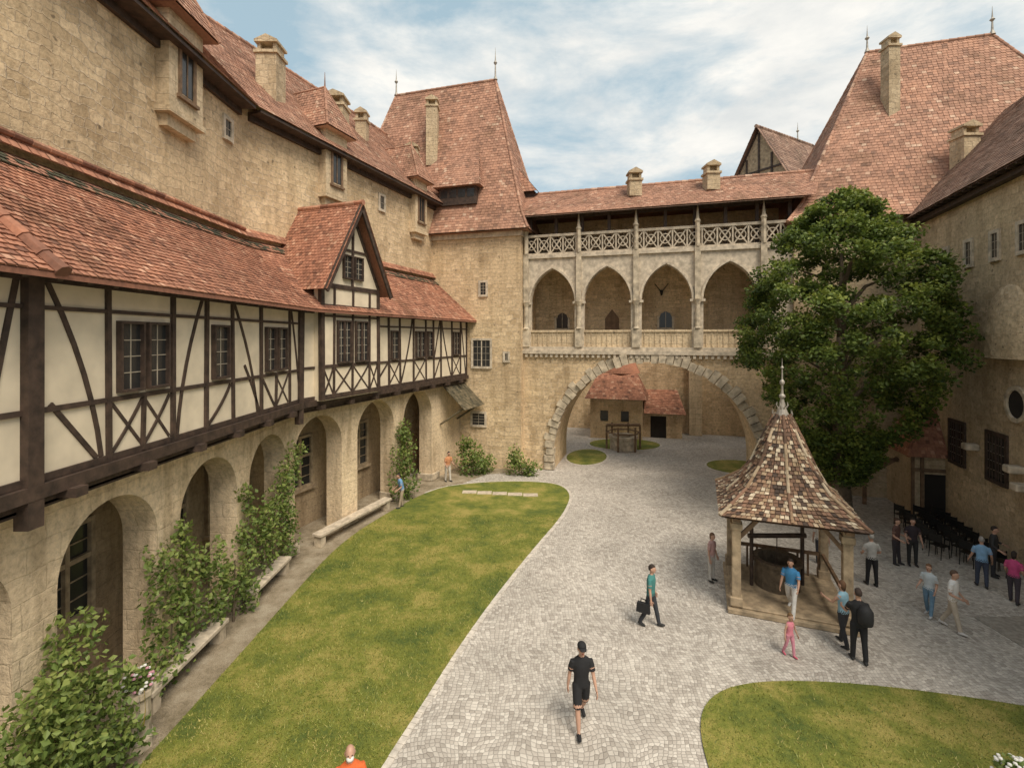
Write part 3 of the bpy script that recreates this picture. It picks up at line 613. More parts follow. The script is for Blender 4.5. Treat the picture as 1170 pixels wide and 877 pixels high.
m=MB(); P4=[WC(16.6+D,o1+.35,2.75),WC(19.0+D,o1+.35,2.75),WC(19.0+D,.2,2.75),WC(16.6+D,.2,2.75)]; A=WC(17.8+D,oc,5.2)
for i in range(4): m.tiles(P4[i],P4[(i+1)%4],A,A,.17,.16,.03); m.ridge(P4[i],A,.06)
m.obj('roof','tile',sh)
m=MB(); m.box(WC,17.35+D,18.15+D,o1,o1+.02,.0,1.95); m.obj('door','dark',sh)
m=MB()
for s in (16.9,17.25,18.25,18.7): m.box(WC,s-.06+D,s+.06+D,o1,o1+.08,0,2.8)
m.box(WC,16.9+D,18.7+D,o1,o1+.07,2.05,2.2)
m.bar(WC,15.6,.2,16.9+D,2.3,.14,1.5,1.65); m.bar(WC,15.9,2.2,16.9+D,2.2,.14,1.5,1.65); m.bar(WC,15.9,0,15.9,2.2,.14,1.51,1.64); m.bar(WC,17.3,0,17.3,2.2,.14,1.51,1.64)
m.obj('timber_frame','timber2',sh)
# ================================================================== gabled house behind
gh=top('gabled_house','tall gabled house with boarded gable above the rooftops','house',(20,40,0))
WG=lambda s,o,z: V((20.3+.5*s-.86*o,40.2-.86*s-.5*o,z))
m=MB(); m.box(WG,-2.6,2.6,-9,0,0,20.3); m.obj('wall','plaster',gh)
m=MB()
for sx in (-1,1):
    m.tiles(WG(sx*3.0,.5,19.9),WG(sx*3.0,-8,19.9),WG(0,-8,25.2),WG(0,.5,25.2),.26,.24)
m.ridge(WG(0,.5,25.2),WG(0,-8,25.2)); m.obj('roof','tilebrownshade',gh)
m=MB(); m.prism(WG,[(-2.7,20.2),(2.7,20.2),(0,24.9)],.0,.05); m.obj('boarding','post',gh)
m=MB()
for s0,z0,s1,z1 in ((-2.9,20,0,25.1),(2.9,20,0,25.1),(-1.9,21.6,1.9,21.6),(0,20.4,0,24.7),(-1.1,20.4,-1.1,22.8),(1.1,20.4,1.1,22.8)): m.bar(WG,s0,z0,s1,z1,.16,.05,.12)
m.obj('timber_frame','timber',gh)
finial(gh,WG(0,-5.5,25.2),1.6)
# ================================================================== outer court
ow=top('castle_wall','high weathered stone curtain wall of the outer court','wall',tuple(WC(8,-14,0)))
m=MB(); m.box(WC,-6,26,-16,-14.2,0,12.5); m.obj('wall','stone',ow)
for a in (10.2,14.5): m=MB(); m.box(WC,a,a+1,-14.2,-13.4,0,9); m.obj('buttress','stonelite',ow)
oh=top('stone_cottage','low stone outbuilding with red tiled roof','cottage',tuple(WC(5,-11,0)))
m=MB(); m.box(WC,2.6,6.6,-14,-10.3,0,3.3); m.box(WC,6.6,9.6,-14,-11.8,0,2.2); m.obj('wall','stone',oh)
m=MB(); m.tiles(WC(2.2,-9.9,3.15),WC(7.0,-9.9,3.15),WC(6.2,-12.2,5.0),WC(3.0,-12.2,5.0),.24,.22); m.tiles(WC(7.0,-9.9,3.15),WC(7,-14,3.15),WC(6.2,-12.2,5.0),WC(6.2,-12.2,5.0),.24,.22); m.tiles(WC(6.7,-11.3,1.95),WC(9.9,-11.3,1.95),WC(9.3,-14.1,3.6),WC(6.7,-14.1,3.6),.24,.22); m.obj('roof','tile',oh)
m=MB(); m.lathe(WC(4.9,-13.4,0),[(1.5,5.0),(1.2,5.6),(.5,7.0),(.05,8.6)],10); m.lathe(WC(4.9,-13.4,0),[(1.2,0),(1.2,5.1)],12); m.obj('turret','tile',oh)
m=MB(); m.box(WC,7.2,8.4,-11.8,-11.77,0,1.7); m.obj('door','dark',oh)  # near-black sheet painting the dark inside the lean-to's opening
for a in (3.4,5.0): m=MB(); m.box(WC,a,a+.6,-10.3,-10.27,1.4,2.2); m.obj('window','glass',oh)
ww=top('well','round stone well with timber posts and beam','well',tuple(WC(5.4,-7,0)))
c=WC(5.4,-7,0); m=MB(); m.lathe(c,[(.95,0),(.95,.8),(1.05,.82),(1.05,.95),(.75,.95),(.75,.3)],18); m.obj('well_wall','rough',ww)
for k in range(6):
    m=MB(); a=k*math.pi/3; p=c+V((1.2*math.cos(a),1.2*math.sin(a),0)); m.rod(p,p+V((0,0,1.7)),.07); m.obj('post','timber2',ww)
m=MB()
for k in range(6):
    a=k*math.pi/3; p=c+V((1.2*math.cos(a),1.2*math.sin(a),0)); a2=a+math.pi/3; q=c+V((1.2*math.cos(a2),1.2*math.sin(a2),0)); m.rod(p+V((0,0,1.2)),q+V((0,0,1.2)),.05)
m.rod(c+V((-1.2,0,1.7)),c+V((1.2,0,1.7)),.1); m.obj('beam','timber2',ww)
# ================================================================== WELL HOUSE
wc=V((8.35,15.15,0)); wa=-math.radians(21); e1=V((math.cos(wa),math.sin(wa),0)); e2=V((-math.sin(wa),math.cos(wa),0))
WW=lambda s,o,z: wc+e1*s-e2*o+V((0,0,z))
wh=top('well_house','wooden well pavilion with mottled flared tile roof and lead spire','pavilion',tuple(wc))
m=MB(); m.box(WW,-1.62,1.62,-1.62,1.62,0,.14); m.box(WW,-1.5,1.5,-1.5,1.5,.14,.2); m.obj('platform','post',wh,bevel=.02)
for a in (-1,1):
    for b in (-1,1):
        m=MB(); m.box(WW,a*1.38-.12,a*1.38+.12,b*1.38-.12,b*1.38+.12,.2,2.75); m.box(WW,a*1.38-.17,a*1.38+.17,b*1.38-.17,b*1.38+.17,.2,.45); m.box(WW,a*1.38-.16,a*1.38+.16,b*1.38-.16,b*1.38+.16,2.4,2.6); m.obj('post','post',wh,bevel=.015)
m=MB()
for t in (-1,1):
    m.box(WW,-1.7,1.7,t*1.38-.1,t*1.38+.1,2.7,2.92); m.box(WW,t*1.38-.1,t*1.38+.1,-1.7,1.7,2.701,2.921)
    for q in (-1,1):
        m.bar(WW,q*1.35,2.1,q*.8,2.75,.11,t*1.38-.05,t*1.38+.05)
        m.bar(lambda a,o,z: WW(o,a,z),q*1.35,2.1,q*.8,2.75,.11,t*1.38-.05,t*1.38+.05)
m.box(WW,-1.38,-1.30,-1.3,1.3,.9,1.0); m.box(WW,-1.3,1.3,-1.38,-1.3,.9,1.001); m.box(WW,1.3,1.38,-1.3,1.3,.9,1.0)
for i in range(9): m.box(WW,-1.37,-1.31,-1.2+i*.3,-1.14+i*.3,.2,.9); m.box(WW,-1.2+i*.3,-1.14+i*.3,-1.37,-1.31,.2,.9)
m.obj('timber_frame','timber2',wh)
m=MB()
prof=[(2.86,1.84,1.0),(3.1,1.56,.92),(3.5,1.18,.7),(4.1,.87,.35),(4.8,.58,.1),(5.6,.22,0.)]
N=16
def wr(z,h,sq,k):
    a=2*math.pi*k/N+math.pi/4; cx,sx=math.cos(a),math.sin(a); q=1/max(abs(cx),abs(sx)); r=h*(sq*q+(1-sq)*1.0); return WW(r*cx,r*sx,z)
for (z0,h0,s0),(z1,h1,s1) in zip(prof,prof[1:]):
    for k in range(N): m.tiles(wr(z0,h0,s0,k),wr(z0,h0,s0,k+1),wr(z1,h1,s1,k+1),wr(z1,h1,s1,k),.13,.12,.05,sg=.34)
for k in range(0,N,2):
    for (z0,h0,s0),(z1,h1,s1) in zip(prof,prof[1:]): m.ridge(wr(z0,h0,s0,k)+V((0,0,.03)),wr(z1,h1,s1,k)+V((0,0,.03)),.045)
m.face([wr(2.82,1.8,1,k) for k in range(N)],.2)
m.obj('roof','tilewell',wh)
m=MB(); m.lathe(wc,[(.25,5.45),(.17,5.65),(.08,5.9),(.05,6.1),(.09,6.15),(.09,6.2),(.04,6.25),(.03,6.5),(.07,6.57),(.07,6.63),(.025,6.7),(.02,7.0),(.05,7.06),(.012,7.12),(.005,7.35)],12)
for zz,rr_,ll in ((5.5,.22,.24),(5.78,.10,.2)):
    for k in range(8):
        a=k*math.pi/4; p=wc+V((rr_*math.cos(a),rr_*math.sin(a),zz)); q=p+V((.07*math.cos(a),.07*math.sin(a),ll*.6)); m.rod(p,q,.018,.010,6); m.rod(q,q+V((-.02*math.cos(a),-.02*math.sin(a),ll*.5)),.014,.004,6)
m.obj('spire','lead',wh)
sw=top('well','round dark stone well with iron winch under the pavilion','well',tuple(wc+V((0,0,.2))))
m=MB(); m.lathe(wc+V((0,.3,.2)),[(.65,0),(.65,.75),(.72,.76),(.72,.86),(.55,.86),(.55,.2)],16); m.obj('well_wall','bark',sw)
m=MB(); m.rod(wc+V((-.8,.3,.2)),wc+V((-.8,.3,2)),.06); m.rod(wc+V((.8,.3,.2)),wc+V((.8,.3,2)),.06); m.rod(wc+V((-.9,.3,1.75)),wc+V((.9,.3,1.75)),.08); m.rod(wc+V((-.8,.2,1.2)),wc+V((-.8,-.3,1.2)),.03); 
m.rod(wc+V((0,.3,1.7)),wc+V((0,.3,.9)),.015)
m.obj('winch','timber',sw)
# ================================================================== vegetation
def leafcloud(pts,size,tint,name,mat,parent,droop=.4):
    n=len(pts); nn=NR.normal(size=(n,3)); nn[:,2]=np.abs(nn[:,2])+droop; nn/=np.linalg.norm(nn,axis=1)[:,None]
    t=np.cross(nn,NR.normal(size=(n,3))); t/=np.linalg.norm(t,axis=1)[:,None]; b=np.cross(nn,t)
    s=size*NR.uniform(.6,1.3,n)[:,None]
    A=pts-t*s*.5; B=pts+b*s*.36-nn*s*.08; C=pts+t*s*.6; D=pts-b*s*.36-nn*s*.08
    return rawmesh(name,np.stack([A,B,C,D],1).reshape(-1,3),4,mat,tint,parent)
TX,TY=13.85,20.6
tree=top('tree','large dense leafy lime tree with pointed oval crown','tree',(TX,TY,0))
m=MB()
path=[V((TX,TY,0)),V((TX+.05,TY,1.2)),V((TX-.1,TY,2.8)),V((TX,TY,5)),V((TX,TY,8)),V((TX,TY,11.5))]
for i,(a,b) in enumerate(zip(path,path[1:])): m.rod(a,b,[.42,.34,.3,.26,.18][i],[.34,.3,.26,.18,.05][i],12)
for k in range(6): a=k*1.05; m.rod((TX+.58*math.cos(a),TY+.58*math.sin(a),-.02),(TX+.2*math.cos(a),TY+.2*math.sin(a),.9),.15,.11,7)
m.obj('trunk','bark',tree,smooth=True)
def prof_t(t): return float(np.interp(t,[0,.06,.15,.28,.42,.55,.7,.83,.93,1],[.10,.24,.42,.78,1.0,1.0,.86,.60,.34,.06]))
m=MB()
for k in range(16):
    z=2.4+k*.5; a=k*2.4; t=min(.95,(z+1.2-1.6)/12.7); r=3.3*prof_t(t)*.6; q=V((TX+r*math.cos(a),TY+r*math.sin(a),z+1.6)); p=V((TX,TY,z)); md=p.lerp(q,.5)+V((0,0,.4)); m.rod(p,md,.10,.07,7); m.rod(md,q,.07,.025,6)
m.obj('branch','bark',tree)
P=[];TT=[]
for k in range(560):
    t=NR.random()**.9; z=2.0+12.1*t; rr=3.95*prof_t(t); a=NR.uniform(0,6.283); q=rr*(NR.uniform(.8,1.0) if k%5 else NR.uniform(.15,.7)); 
    lob=1+.04*math.sin(3*a+z*.9)+.03*math.sin(5*a-z*1.7); q*=lob
    c=np.array([TX+q*math.cos(a),TY+q*math.sin(a),z]); cr=NR.uniform(.26,.52)*(1 if t<.85 else .8); n=int(330*cr**2/.42)+20
    d=NR.normal(size=(n,3)); d/=np.linalg.norm(d,axis=1)[:,None]; rad=cr*NR.uniform(.1,1.4,n)**.6
    pp=c+d*rad[:,None]*np.array([1,1,.8]); P.append(pp); TT.append(np.clip(NR.normal(.45,.18,n)+.28*d[:,2]+NR.uniform(-.18,.2),0,1))  # leaves on each clump's upper side tinted lighter, as painted highlights
P=np.concatenate(P);TT=np.concatenate(TT)
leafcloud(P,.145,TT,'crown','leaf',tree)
def vine(label,spots,n,size,cat='climbing plant',name='vine'):
    c0=spots[0]; base=V((c0[0],c0[1],0)); e=top(name,label,cat,tuple(base)); pts=[];tt=[]
    for (x,y,z,rx,ry,rz) in spots:
        k=max(10,int(n*(rx*ry+ry*rz+rx*rz)))
        d=NR.normal(size=(k,3)); d/=np.linalg.norm(d,axis=1)[:,None]; rad=NR.uniform(.15,1.45,k)**.65
        q=np.array([x,y,z])+d*rad[:,None]*np.array([rx,ry,rz]); 
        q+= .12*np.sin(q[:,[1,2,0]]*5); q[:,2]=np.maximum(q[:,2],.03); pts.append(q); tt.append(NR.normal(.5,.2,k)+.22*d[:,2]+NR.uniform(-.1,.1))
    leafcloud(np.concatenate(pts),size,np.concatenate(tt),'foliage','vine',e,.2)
    for (x,y,z,rx,ry,rz) in spots[::3]: m=MB(); m.rod((x+R.uniform(-.1,.1),y,0),(x,y,z+rz*.6),.035,.012,6); m.obj('stem','bark',e)
vine('leafy vine bush against the arcade pier',[(-7.5,8.2,.8,.6,.8,.8),(-7.6,8.4,1.9,.45,.6,.7),(-7.4,7.6,1.1,.6,.6,.9),(-7.6,8.9,1.3,.45,.5,.7),(-7.0,7.3,.5,.7,.7,.6),(-7.3,9.0,.5,.4,.6,.5),(-7.3,6.9,1.4,.6,.6,.8),(-7.7,8.6,2.7,.3,.4,.5),(-7.5,7.8,2.0,.4,.5,.5)],560,.12)
vine('climbing vine covering a stone pier',[(-7.9,11.4,1.3,.32,.8,.7),(-7.9,11.7,2.2,.3,.8,.6),(-7.9,11.2,2.9,.28,.5,.5),(-7.95,11.9,3.3,.22,.4,.4),(-7.85,12.7,2.3,.25,.5,.5),(-7.8,11.0,.6,.35,.5,.4),(-7.8,12.7,1.2,.3,.6,.6)],480,.12)
vine('broad climbing vine on the arcade wall',[(-7.8,13.8,1.3,.35,.8,.7),(-7.85,14.9,2.3,.32,.8,.7),(-7.8,15.6,1.6,.35,.8,.8),(-7.85,16.2,2.5,.3,.7,.6),(-7.85,17.1,3.1,.3,.6,.6),(-7.8,16.9,1.9,.3,.6,.7),(-7.8,14.4,.6,.3,.6,.5),(-7.85,17.7,3.8,.25,.4,.5),(-7.8,17.2,.9,.3,.5,.6),(-7.9,14.7,3.3,.2,.35,.4)],460,.12)
c=WB(7.0,.25,0); vine('tall climbing vine on a pier',[(c.x,c.y,.9,.6,.8,.9),(c.x,c.y,2.2,.5,.7,.9),(c.x,c.y,3.3,.35,.5,.6)],400,.15)
vine('round green shrub beside the tower wall',[(-2.3,28.6,.8,.8,.7,.9),(-1.7,28.9,.5,.6,.5,.6),(-2.7,28.7,1.7,.4,.4,.6)],420,.16,'shrub','shrub')
vine('green shrub at the foot of the arch',[(.5,28.4,.6,.7,.5,.6),(1.1,28.3,.4,.5,.4,.4),(.2,28.6,1.0,.35,.35,.6)],420,.15,'shrub','shrub')
def flowers(name,label,c,col,rad,n=60,pot=True,ribbon=False):
    e=top(name,label,'flowers',tuple(c))
    if pot: m=MB(); m.lathe(V(c),[(.14,0),(.2,.3),(.22,.32)],12); m.obj('pot','timber2',e)
    dz=.32 if pot else 0
    q=NR.normal(size=(n*5,3)); q/=np.linalg.norm(q,axis=1)[:,None]; q=np.array(c)+np.array([0,0,dz+rad*.7])+q*rad*NR.uniform(.5,1,n*5)[:,None]; leafcloud(q,.09,NR.uniform(.2,.8,n*5),'foliage','vine',e)
    m=MB()
    for i in range(n):
        d=V((R.gauss(0,1),R.gauss(0,1),R.gauss(.3,1))).normalized(); p=V(c)+V((0,0,dz+rad*.7))+d*rad*R.uniform(.85,1.1)
        m.lathe(p,[(.01,-.02),(.035,0),(.03,.02),(.005,.03)],6,mi=i%len(col))
    m.obj('blossom',col,e)
    if ribbon:
        for x,mt in ((-.05,'rib1'),(.03,'rib2')):
            m=MB(); b=V(c)+V((.2+x*.6,-.16+x,0)); 
            m.face([b+V((0,0,.1)),b+V((.05,-.05,.1)),b+V((.08,-.06,-.25)),b+V((.03,-.01,-.25))]); m.face([b+V((.03,-.01,-.25)),b+V((.08,-.06,-.25)),b+V((.05,-.07,-.65)),b+V((0,-.02,-.6))]); m.obj('ribbon',mt,e)
    return e
M['w1']=plain('white_petal',(.7,.68,.65),.6,.1); M['w2']=plain('pink_petal',(.5,.25,.3),.6,.2); M['w3']=plain('red_petal',(.35,.03,.03),.6,.2)
M['rib1']=plain('white_ribbon',(.7,.7,.68)); M['rib2']=plain('yellow_ribbon',(.6,.45,.05))
flowers('flower_pot','pot of white flowers on the lawn',(8.6,8.35,.03),['w1'],.28)
st=MB(); st.lathe((-7.35,9.6,0),[(.3,0),(.3,.2),(.24,.25),(.22,.95),(.28,1.0),(.28,1.1)],10); tag(st.obj('stone_pedestal','rough'),'weathered stone pedestal beside the arcade','pedestal')
flowers('bouquet','pale pink and white flower bouquet with hanging ribbons',(-7.33,9.6,1.1),['w1','w2','w1'],.25,50,False,True)
def bench(W,s0,s1,label):
    e=top('stone_bench',label,'bench',tuple(W((s0+s1)/2,.3,0)),'stone benches along the arcade'); m=MB(); m.box(W,s0,s1,.12,.55,.4,.52); m.obj('seat','trim',e,bevel=.02)
    for s in (s0+.2,s1-.2): m=MB(); m.box(W,s-.12,s+.12,.16,.5,0,.4); m.obj('leg','rough',e)
bench(WA,10.3,13.1,'weathered stone bench by the arcade pier'); bench(WB,1.0,5.6,'long grey stone bench along the arcade'); bench(WA,14.4,16.8,'weathered stone bench by the arcade pier')
# ================================================================== chairs
def mkchair():
    parts=[]
    m=MB(); m.box(I3,-.21,.21,-.2,.2,.44,.47); parts.append(('seat',m))
    m=MB(); m.box(I3,-.21,.21,.2,.225,.62,.88); m.box(I3,-.21,-.18,.19,.22,.44,.9); m.box(I3,.18,.21,.19,.22,.44,.9); parts.append(('backrest',m))
    e=top('chair','black folding chair standing by the wall','chair',(0,0,0),'rows of black chairs by the wall'); out=[]
    for n,mm in parts: out.append(mm.obj(n,'metal',e))
    for a in (-.19,.19):
        for b in (-.17,.19): mm=MB(); mm.rod((a,b,.44),(a*1.05,b*1.25,0),.014,n=6); out.append(mm.obj('leg','metal',e))
    return e,out
e0_,ps=mkchair(); first=True
for row,o in enumerate((.6,1.3,2.0)):
    for i in range(9-row):
        s=1.5+i*.54+row*.1; p=WD(s,o,0); rot=math.radians(110+R.uniform(-6,6))
        if first: e=e0_; first=False
        else:
            e=e0_.copy(); COL.objects.link(e)
            for q in ps: c=q.copy(); c.parent=e; COL.objects.link(c)
        e.location=p; e.rotation_euler=(0,0,rot)
# ================================================================== people
SK=plain('skin',(.46,.27,.19),.55,.08,3,bmp=0)
cm={}
def cmat(c):
    if c not in cm: cm[c]=plain('cloth_%d'%len(cm),c,.85,.15,8,bmp=.3)
    return cm[c]
def tube(Vs,Fs,Ts,pts,rads,tg,n=10):
    pts=[V(p) for p in pts]; i0=len(Vs)
    for i,p in enumerate(pts):
        d=(pts[min(i+1,len(pts)-1)]-pts[max(i-1,0)]).normalized(); ref=V((1,0,0)); 
        if abs(d.x)>.9: ref=V((0,1,0))
        u=(ref-d*ref.dot(d)).normalized(); w=d.cross(u); r=rads[i]; rx,ry=r if isinstance(r,tuple) else (r,r)
        for k in range(n): a=2*math.pi*k/n; Vs.append(p+u*rx*math.cos(a)+w*ry*math.sin(a)); Ts.append(tg)
    for i in range(len(pts)-1):
        for k in range(n): j=(k+1)%n; Fs.append((i0+i*n+k,i0+i*n+j,i0+(i+1)*n+j,i0+(i+1)*n+k))
    Fs.append(tuple(range(i0+n-1,i0-1,-1))); L=i0+(len(pts)-1)*n; Fs.append(tuple(range(L,L+n)))
def ellips(Vs,Fs,Ts,c,r,tg,n=12,m=8,rot=None):
    i0=len(Vs)
    for a in range(1,m):
        th=math.pi*a/m
        for k in range(n):
            ph=2*math.pi*k/n; q=V((r[0]*math.sin(th)*math.cos(ph),r[1]*math.sin(th)*math.sin(ph),r[2]*math.cos(th)))
            Vs.append(V(c)+q); Ts.append(tg)
    for a in range(m-2):
        for k in range(n): j=(k+1)%n; Fs.append((i0+a*n+k,i0+(a+1)*n+k,i0+(a+1)*n+j,i0+a*n+j))
    Fs.append(tuple(range(i0,i0+n))); L=i0+(m-2)*n; Fs.append(tuple(range(L+n-1,L-1,-1)))
dg_=bpy.context.evaluated_depsgraph_get
def person(label,x,y,head,H,topc,botc,hair=(.03,.02,.015),shoe=(.03,.03,.03),sleeve='short',legs='long',pose={},z=0,hat=None,longhair=False,bald=False,fem=False,group=None,mask=False,child=False):
    g=lambda k,d=0: pose.get(k,d)
    Vs=[];Fs=[];Ts=[]
    lean=math.radians(g('lean',2)); rad=math.radians
    def rl(p):
        p=V(p); q=p-V((0,0,.95)); c,s=math.cos(lean),math.sin(lean); return V((q.x,q.y*c-q.z*s,q.z*c+q.y*s+.95))
    w=.92 if fem else 1
    feet=[]
    for sx,a,b in ((-1,g('ra'),g('rb')),(1,g('la'),g('lb'))):
        a=rad(a);b=rad(b); h=V((sx*.09,0,.91)); kn=h+V((sx*.015,-.43*math.sin(a),-.43*math.cos(a))); an=kn+V((0,-.41*math.sin(a-b),-.41*math.cos(a-b)))
        feet.append(an.z)
        if legs=='long':
            tube(Vs,Fs,Ts,[h+V((0,0,.02)),h.lerp(kn,.5),kn,kn.lerp(an,.5),kn.lerp(an,.95)],[.098,.085,.066,.062,.056],2)
        elif legs=='short':
            tube(Vs,Fs,Ts,[h+V((0,0,.02)),h.lerp(kn,.5),h.lerp(kn,.97)],[.1,.095,.088],2); tube(Vs,Fs,Ts,[h.lerp(kn,.8),kn,kn.lerp(an,.35),kn.lerp(an,.95)],[.06,.052,.055,.036],0)
        else:
            tube(Vs,Fs,Ts,[h,h.lerp(kn,.5),kn,kn.lerp(an,.35),kn.lerp(an,.95)],[.09,.075,.05,.053,.034],0)
        fa=a-b; fd=V((sx*.12,-1,.0+math.tan(max(-.6,min(.5,fa*.6))))).normalized()
        tube(Vs,Fs,Ts,[an+V((0,.05,-.02)),an+V((0,.02,-.03)),an+fd*.09+V((0,0,-.035)),an+fd*.17+V((0,0,-.045))],[(.035,.04),(.045,.05),(.045,.035),(.035,.022)],3,10)
    sk=[(.84,.10,.08),(.90,.155*w**-.5,.115),(.97,.155*w**-.5,.115)]
    tube(Vs,Fs,Ts,[rl((0,0,a)) for a,_,_ in sk],[(b,c) for _,b,c in sk],2,14)
    tk=[(.93,.155,.113),(1.0,.152*w,.112),(1.08,.146*w,.108),(1.2,.160*w,.118),(1.32,.178*w,.118),(1.41,.165*w,.095),(1.455,.10*w,.075),(1.475,.07,.06)]
    tube(Vs,Fs,Ts,[rl((0,0,a)) for a,_,_ in tk],[(b+.004,c+.004) for _,b,c in tk],1,16)
    tube(Vs,Fs,Ts,[rl((0,0,1.43)),rl((0,-.005,1.5)),rl((0,-.012,1.57))],[.056,.052,.055],0)
    hs=1.28 if child else 1.0; hc=rl((0,-.02,1.635+(.03 if child else 0)))
    ellips(Vs,Fs,Ts,hc,(.075*hs,.095*hs,.112*hs),0,14,10); ellips(Vs,Fs,Ts,hc+V((0,-.022,-.055))*hs,(.055*hs,.065*hs,.062*hs),0)
    ellips(Vs,Fs,Ts,hc+V((0,-.1,-.012))*hs,(.013*hs,.02*hs,.024*hs),0,8,6)
    for sx in (-1,1): ellips(Vs,Fs,Ts,hc+V((sx*.078,.01,-.01))*hs,(.014*hs,.022*hs,.032*hs),0,8,6)
    hands=[]
    for sx,sw,ab,el,yaw in ((-1,g('rs',0),g('rab',9),g('re',15),g('ry',0)),(1,g('ls',0),g('lab',9),g('le',15),g('ly',0))):
        sw=rad(sw);ab=rad(ab);el=rad(el); sh=rl((sx*.185*w,0,1.385))
        dv=lambda s_: V((sx*math.sin(ab)*math.cos(s_),-math.sin(s_),-math.cos(ab)*math.cos(s_))).normalized()
        u=dv(sw); elb=sh+u*.28; f=dv(sw+el); f=(f+V((-sx*rad(yaw),0,0))).normalized(); wr_=elb+f*.245
        if sleeve=='long': tube(Vs,Fs,Ts,[sh,sh.lerp(elb,.5),elb,wr_-f*.01],[.062,.054,.046,.038],1)
        elif sleeve=='short':
            tube(Vs,Fs,Ts,[sh+V((-sx*.02,0,.01)),sh.lerp(elb,.4),sh.lerp(elb,.72)],[.064,.062,.062],1); tube(Vs,Fs,Ts,[sh.lerp(elb,.5),elb,elb.lerp(wr_,.4),wr_],[.045,.038,.038,.027],0)
        else:
            tube(Vs,Fs,Ts,[sh+V((-sx*.04,0,.0)),sh.lerp(elb,.5),elb,elb.lerp(wr_,.4),wr_],[.052,.042,.036,.035,.026],0)
        tube(Vs,Fs,Ts,[wr_-f*.02,wr_+f*.03,wr_+f*.085],[(.024,.026),(.02,.042),(.018,.04)],0,10); hands.append((wr_,f,sx))
    me=bpy.data.meshes.new('tmp'); me.from_pydata([tuple(v) for v in Vs],[],Fs); to=bpy.data.objects.new('tmp',me); COL.objects.link(to)
    rm=to.modifiers.new('r','REMESH'); rm.mode='VOXEL'; rm.voxel_size=.0165; smo=to.modifiers.new('s','SMOOTH'); smo.iterations=2; smo.factor=.5
    bpy.context.view_layer.update(); d=dg_(); ev=to.evaluated_get(d); nm=bpy.data.meshes.new_from_object(ev)
    src=[(v,t) for v,t in zip(Vs,Ts)]
    for f in Fs:
        if len(f)==4: src.append(((Vs[f[0]]+Vs[f[1]]+Vs[f[2]]+Vs[f[3]])/4,Ts[f[0]]))
    kd=kdtree.KDTree(len(src))
    for i,(v,t) in enumerate(src): kd.insert(v,i)
    kd.balance()
    nv=[tuple(v.co) for v in nm.vertices]; nf=[tuple(p.vertices) for p in nm.polygons]; mi=[src[kd.find(p.center)[1]][1] for p in nm.polygons]
    bpy.data.objects.remove(to)
    V2=[];F2=[];T2=[]
    for (wr_,f,sx) in hands:
        side=V((0,-1,0)); side=(side-f*side.dot(f)).normalized()
        inn=V((-sx,0,0)); inn=(inn-f*inn.dot(f)).normalized()
        for k,(off,L) in enumerate(((-.03,.062),(-.01,.075),(.011,.082),(.031,.072))):
            b=wr_+f*.08+side*off; tube(V2,F2,T2,[b,b+f*L*.45+inn*.006,b+f*L*.78+inn*.02,b+f*L+inn*.036],[.0095,.009,.008,.006],0,6)
        b=wr_+f*.03+side*.035; tube(V2,F2,T2,[b,b+side*.025+f*.022+inn*.008,b+side*.03+f*.055+inn*.02],[.012,.010,.007],0,6)
    for sx in (-1,1): ellips(V2,F2,T2,hc+V((sx*.029,-.086,.012))*hs,(.013*hs,.007*hs,.008*hs),4,8,6)
    ellips(V2,F2,T2,hc+V((0,-.086,-.062))*hs,(.022*hs,.007*hs,.006*hs),5,8,6)
    b0=len(nv); nv+=[tuple(v) for v in V2]; nf+=[tuple(i+b0 for i in f) for f in F2]
    fi=[T2[f[0]] for f in F2]; mi+=fi
    k=H/1.75; dz=min(feet)-.075
    me=bpy.data.meshes.new('person'); me.from_pydata([((a)*k,b*k,(c-dz)*k) for a,b,c in nv],[],nf)
    for mt in (SK,cmat(topc),cmat(botc),cmat(shoe),M['dark'],M['w3']): me.materials.append(mt)
    me.polygons.foreach_set('material_index',mi); me.polygons.foreach_set('use_smooth',[True]*len(me.polygons))
    o=bpy.data.objects.new('person',me); COL.objects.link(o); o.location=(x,y,z); o.rotation_euler=(0,0,math.radians(head)); tag(o,label,'person',group)
    def child_mesh(name,VV,FF,mat):
        q=bpy.data.meshes.new(name); q.from_pydata([(v.x*k,v.y*k,(v.z-dz)*k) for v in VV],[],FF); q.materials.append(mat); q.polygons.foreach_set('use_smooth',[True]*len(q.polygons)); c=bpy.data.objects.new(name,q); COL.objects.link(c); c.parent=o
    if not bald:
        VV=[];FF=[];q=[]
        ellips(VV,FF,q,(0,0,0),(.084*hs,.104*hs,.12*hs),0,16,12)
        for i,v in enumerate(VV):
            fr=-v.y/(.104*hs)
            lim=(.035 if not hat else .03)*hs
            if v.z<lim and fr>-.1: v.y=max(v.y,-.03*hs); v.x*=.86; v.z=max(v.z,-.03*hs)
            if v.z<-.05*hs: v.z=-.05*hs-(.0 if not longhair else .09*max(0,-fr+.2)); v.y*=.9
        VV=[v+hc+V((0,.01,.012))*hs for v in VV]; child_mesh('hair',VV,FF,cmat(hair))
    if hat:
        VV=[];FF=[];q=[]; ellips(VV,FF,q,hc+V((0,.0,.055)),(.09,.108,.078),0,16,10); tube(VV,FF,q,[hc+V((0,-.05,.05)),hc+V((0,-.12,.045)),hc+V((0,-.17,.035))],[(.075,.012),(.07,.01),(.045,.006)],0,10); child_mesh('cap',VV,FF,cmat(hat))
        VV=[];FF=[];q=[]
        for sx in (-1,1): ellips(VV,FF,q,hc+V((sx*.03,-.094,.008)),(.026,.01,.017),0,10,6)
        child_mesh('sunglasses',VV,FF,M['dark'])
